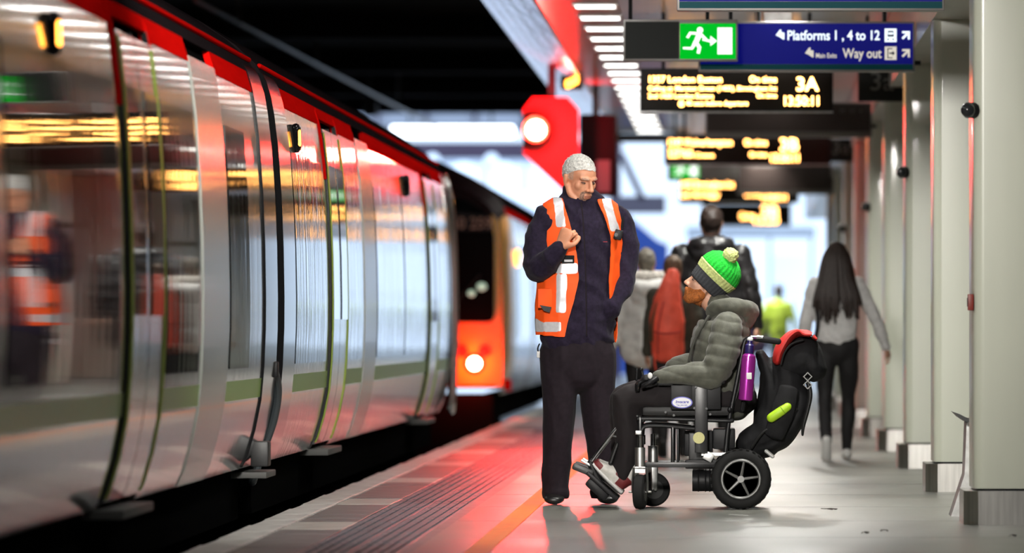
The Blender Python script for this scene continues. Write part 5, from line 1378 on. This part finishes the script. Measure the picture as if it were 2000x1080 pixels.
# ------------------------------------------------------------------ people walking away
def walker(label, X, Y, H, coat_m, leg_m, hair_m, coat_hem=0.47, shw=0.22, torso_w=0.18, phase=1, stride=0.18, bulk=1.0, vox=0.014, arms=((0.28, 0), (0.28, 0)), skin_m=None,
           hairlen=0.0, coat_d=None, shoes=None, lift=0.0):
    k = H/1.75
    g = lambda x, y, z: V(X+x*k, Y+y*k, z*k)
    sm = skin_m or m_skin2
    HH = hframe(g(0, 0.02, 1.625), 180, -6, 0, 0.97*k)
    tors = [(g(0, 0, coat_hem*1.75), torso_w*1.02*k*bulk, .13*k*bulk), (g(0, 0, 1.05), torso_w*k*bulk, .125*k*bulk), (g(0, 0, 1.25), torso_w*1.03*k*bulk, .13*k*bulk), (g(0, 0.01, 1.38), torso_w*1.0*k*bulk, .115*k*bulk), (g(0, 0.015, 1.46), .11*k, .08*k), (g(0, 0.02, 1.50), .065*k, .065*k)]
    legs = []; feet = []
    for s in (-1, 1):
        ph = s*phase
        kn = g(s*0.095, (0.10 if ph > 0 else -0.02)*stride/0.18, 0.50)
        an = g(s*0.085, stride*(0.9 if ph > 0 else -1.1), 0.09+(lift if ph < 0 else 0))
        legs.append([(g(s*0.09, 0, 0.92), .090*k, .095*k), (g(s*0.095, 0.03*ph, 0.72), .080*k, .082*k), (kn, .058*k, .060*k), ((kn+an)/2+V(0, -.01, 0), .054*k, .056*k), (an, .040*k, .042*k)])
        feet.append((an, ph))
    armc = []; hands = []
    for s, (sp, fw) in zip((-1, 1), arms):
        sh = g(s*(shw-0.03), 0, 1.40); el = g(s*(shw+sp*0.18), -0.02+fw*0.3, 1.13); wr_ = g(s*(shw+sp*0.32), 0.02+fw, 0.90)
        armc.append([(sh, .068*k*bulk, .068*k*bulk), ((sh+el)/2, .062*k*bulk, .062*k*bulk), (el, .054*k*bulk, .054*k*bulk), ((el+wr_)/2, .048*k*bulk, .048*k*bulk), (wr_, .038*k*bulk, .038*k*bulk)])
        hands += hand_prims(wr_, (wr_-el)+V(0, 0.02, 0), V(-s, 0.2, 0), -s, 0.95*k, 0.3, 0.2)
    pr = head_prims(HH, 0.97*k)+[('c', [(g(0, 0.01, 1.45), .05*k, .05*k), (g(0, 0.015, 1.56), .05*k, .05*k)])]+[('c', shrink(tors, .85), dict(side=(1, 0, 0)))]
    pr += [('c', shrink(l, .8)) for l in legs]+[('c', shrink(a, .72)) for a in armc]+hands
    for an, ph in feet: pr.append(('c', [(an, .034*k, .034*k), (an+V(0, .12*k, -.045*k), .036*k, .028*k)]))
    o = link_mesh('person', blob(pr, 0.0095, 2), sm, None, (X, Y, 0), angle=None)
    tag(o, label, 'person')
    og = origin(o)
    coat = link_mesh('coat', blob([('c', tors, dict(side=(1, 0, 0)))]+[('c', a) for a in armc], vox*0.8, 3, coat_d or wrinkle(0.012, (9, 9, 14), X*7)), coat_m, o, angle=None)
    link_mesh('trousers', blob([('c', l) for l in legs]+[('c', [(g(0, 0, 1.0), .155*k, .115*k), (g(0, 0, 0.88), .165*k, .12*k)], dict(side=(1, 0, 0)))], vox*0.8, 3, wrinkle(0.007, (10, 10, 8), X)), leg_m, o, angle=None)
    for an, ph in feet:
        up = V(0, 0.15, 1).normalized() if ph > 0 else V(0, 1.0, 0.5).normalized()
        fd = V(0, 1, -0.05) if ph > 0 else V(0, 0.55, -0.85)
        heel = an+V(0, -0.055*k, -0.085*k) if ph > 0 else an+V(0, -0.05*k, 0.0)
        P = [('c', [(heel+V(0, .02, .045*k), .038*k, .045*k), (heel+fd.normalized()*.11*k+V(0, 0, .040*k), .042*k, .04*k), (heel+fd.normalized()*.21*k+V(0, 0, .028*k), .042*k, .026*k)], dict(side=(1, 0, 0)))]
        so = link_mesh('shoe', blob(P, 0.01, 2, floor=0.003), shoes or m_shoe, o, angle=None)
    Hi = HH.inverted()
    def hp(c, n):
        l = Hi @ (c+og)
        return l.length < 0.17 and abs(l.x) < 0.082 and (l.z > 0.055 or (l.y > -0.02 and l.z > -0.01) or (l.y > 0.035 and l.z > -0.075)) and not (abs(l.x) > 0.074 and l.z < 0.03)
    hmesh = patch(o.data, hp, 0.012*k, 0, lambda c, n: 0.008*noise.noise((c+og)*40)); hmesh.transform(Matrix.Translation(og))
    link_mesh('hair', hmesh, hair_m, o, angle=None)
    return o, g, HH, k
m_hairdk = mat('hair_dark_brown', (0.030, 0.018, 0.014), 0.5, var=0.4, vscale=60, bump=0.5, bscale=90, bdist=0.006)
m_hairbr = mat('hair_brown', (0.14, 0.085, 0.05), 0.6, var=0.4, vscale=60)
m_hairgb = mat('hair_grey_brown', (0.17, 0.15, 0.12), 0.6, var=0.5, vscale=40)
m_leath = mat('black_leather_jacket', (0.016, 0.015, 0.016), 0.30, bump=0.3, bscale=40, bdist=0.006)
m_gcoat = mat('pale_grey_coat', (0.72, 0.71, 0.68), 0.75, var=0.15, vscale=15)
m_fur = mat('cream_fur', (0.60, 0.56, 0.50), 0.95, var=0.3, vscale=60, bump=0.8, bscale=70, bdist=0.02)
m_knit = mat('pale_knit', (0.78, 0.77, 0.76), 0.85, var=0.12, vscale=30, bump=0.4, bscale=80, bdist=0.004)
m_legg = mat('black_leggings', (0.010, 0.009, 0.010), 0.7)
m_limej = mat('lime_jacket', (0.42, 0.58, 0.06), 0.7, var=0.2, vscale=12)
m_plumj = mat('plum_jacket', (0.09, 0.06, 0.13), 0.7)
m_coral = mat('coral_rucksack', (0.95, 0.11, 0.06), 0.6, var=0.15, vscale=14, bump=0.2, bscale=40, bdist=0.005)
m_olive = mat('brown_strap', (0.09, 0.05, 0.02), 0.7)
m_greysole = mat('grey_sole', (0.25, 0.25, 0.24), 0.7)

# tall man in a black leather jacket
o, g, HH, k = walker('tall dark-haired man in a black leather jacket walking away, behind the seated man', px(1389, 48.0), 48.0, 1.79, m_leath, m_legg, m_hairdk, 0.40, 0.235, 0.215, 1, 0.14, 1.15)
link_mesh('hood', blob([('c', [(g(-.13, -.03, 1.44), .05, .05), (g(-.08, -.09, 1.46), .07, .07), (g(.08, -.09, 1.46), .07, .07), (g(.13, -.03, 1.44), .05, .05)], dict(sub=6)), ('e', g(0, -.10, 1.40), (.15, .07, .10)),
      ('c', [(g(-.12, .05, 1.47), .05, .05), (g(0, .10, 1.48), .05, .05), (g(.12, .05, 1.47), .05, .05)])], 0.012, 3, wrinkle(0.012, (14, 14, 20), 2)), m_leath, o, angle=None)
# woman in a pale grey coat
o, g, HH, k = walker('person in a pale grey coat with a cream fur hood, beside the coral rucksack', px(1262, 47.2), 47.2, 1.47, m_gcoat, m_legg, m_hairgb, 0.50, 0.205, 0.185, -1, 0.10, 1.2, arms=((0.30, 0), (0.1, 0)))
link_mesh('hood', blob([('e', g(0, -.11, 1.36), (.145*k, .07*k, .12*k)), ('c', [(g(-.12, -.10, 1.44), .05, .05), (g(0, -.15, 1.40), .06, .06), (g(.12, -.10, 1.44), .05, .05)])], 0.012, 3, wrinkle(0.012, (10, 10, 16), 5)), m_gcoat, o, angle=None)
link_mesh('fur_trim', blob([('c', [(g(-.20, .02, 1.47), .035, .035), (g(-.14, -.07, 1.50), .045, .045), (g(0, -.10, 1.50), .045, .045), (g(.15, -.07, 1.50), .045, .045), (g(.21, .02, 1.47), .035, .035)], dict(sub=6))], 0.010, 1, lambda c, n: 0.016*noise.noise(c*50)), m_fur, o, angle=None)
# brown-haired person with the coral rucksack
o, g, HH, k = walker('short brown-haired person walking just right of the pale grey coat', px(1314, 46.4), 46.4, 1.41, mat('dark_olive_coat', (0.05, 0.045, 0.03), 0.8), m_legg, m_hairbr, 0.5, 0.19, 0.165, 1, 0.10, 1.0, arms=((0.1, 0), (0.1, 0)))
rk = thing('rucksack', 'coral red rucksack worn on the back, beside the pale grey coat', 'rucksack', tuple(g(-.03, -.17, 0.75)))
xr_ = px(1303, 46.3)
cq = lambda x, y, d: V(px(x, 46.2), 46.2+d, pz(y, 46.2))
link_mesh('sack', blob([('c', [(cq(1305, 690, 0), .115, .07), (cq(1303, 650, -.02), .12, .09), (cq(1303, 600, -.02), .112, .085), (cq(1309, 560, 0), .075, .07), (cq(1314, 535, .02), .05, .04)], dict(side=(1, 0, 0)))], 0.009, 3, wrinkle(0.010, (12, 12, 8), 9)), m_coral, rk, angle=None)
MB().chain([(cq(1273, 665, -.06), .010, .012), (cq(1274, 630, -.075), .010, .014), (cq(1281, 600, -.07), .010, .012), (cq(1290, 580, -.06), .008, .010)], side=(1, 0, 0)).build('side_edge', m_olive, rk)
MB().tube([cq(1285, 690, -.09), cq(1286, 640, -.105), cq(1296, 590, -.10)], 0.006, seg=8).build('seam', mat('coral_dark', (0.5, 0.04, 0.03), 0.6), rk)
MB().tube([cq(1278, 648, -.10), cq(1300, 652, -.115), cq(1328, 648, -.10)], 0.006, seg=8).build('pocket_seam', mat('coral_dark', (0.5, 0.04, 0.03), 0.6), rk)
MB().tube([cq(1278, 690, -.05), cq(1279, 710, -.06), cq(1281, 722, -.06)], 0.006, seg=6).build('strap', m_coral, rk)
# woman with long dark hair
XW, YW = px(1634, 45.4), 45.4
o, g, HH, k = walker('woman with long dark hair, pale jumper and black leggings, walking by the pillars', XW, YW, 1.49, m_knit, m_legg, m_hairdk, 0.56, 0.20, 0.165, 1, 0.24, 1.0, arms=((0.22, 0.0), (0.62, 0.05)), shoes=m_badge, lift=0.03)
hs = MB(); rr = random.Random(4)
for i in range(46):
    a = rr.uniform(-1, 1); x0 = a*0.085; dz = rr.uniform(0.0, 0.12); dep = -0.07-0.05*math.sqrt(max(0, 1-a*a))
    hs.chain([(g(x0*0.6, 0.0+dep*0.55, 1.735-0.03*abs(a)), .022*k, .018*k), (g(x0*1.15, dep, 1.62), .026*k, .020*k), (g(x0*1.6, dep*1.1-0.02, 1.45), .028*k, .020*k), (g(x0*2.0+rr.uniform(-.02, .02), dep*1.0-0.055, 1.30), .024*k, .017*k), (g(x0*2.15+rr.uniform(-.03, .03), dep*0.9-0.055, 1.20-dz+0.06*abs(a)), .010*k, .008*k)], seg=7, sub=3)
hs.build('long_hair', m_hairdk, o)
MB().tube([g(-.13, -.02, 1.43), g(-.16, -.12, 1.30), g(-.15, -.13, 1.10), g(-.17, -.10, 0.98)], 0.014, seg=8).build('bag_strap', m_legg, o)
# far people in the glare
walker('far person in a lime green jacket, seen past the seated man', px(1521, 100), 100.0, 1.56, m_limej, m_legg, m_hairdk, 0.45, 0.21, 0.18, 1, 0.15, 0.95, 0.02)
walker('far person in a plum jacket left of the lime green jacket', px(1478, 104), 104.0, 1.42, m_plumj, m_legg, m_hairdk, 0.42, 0.20, 0.19, -1, 0.15, 1.1, 0.02)
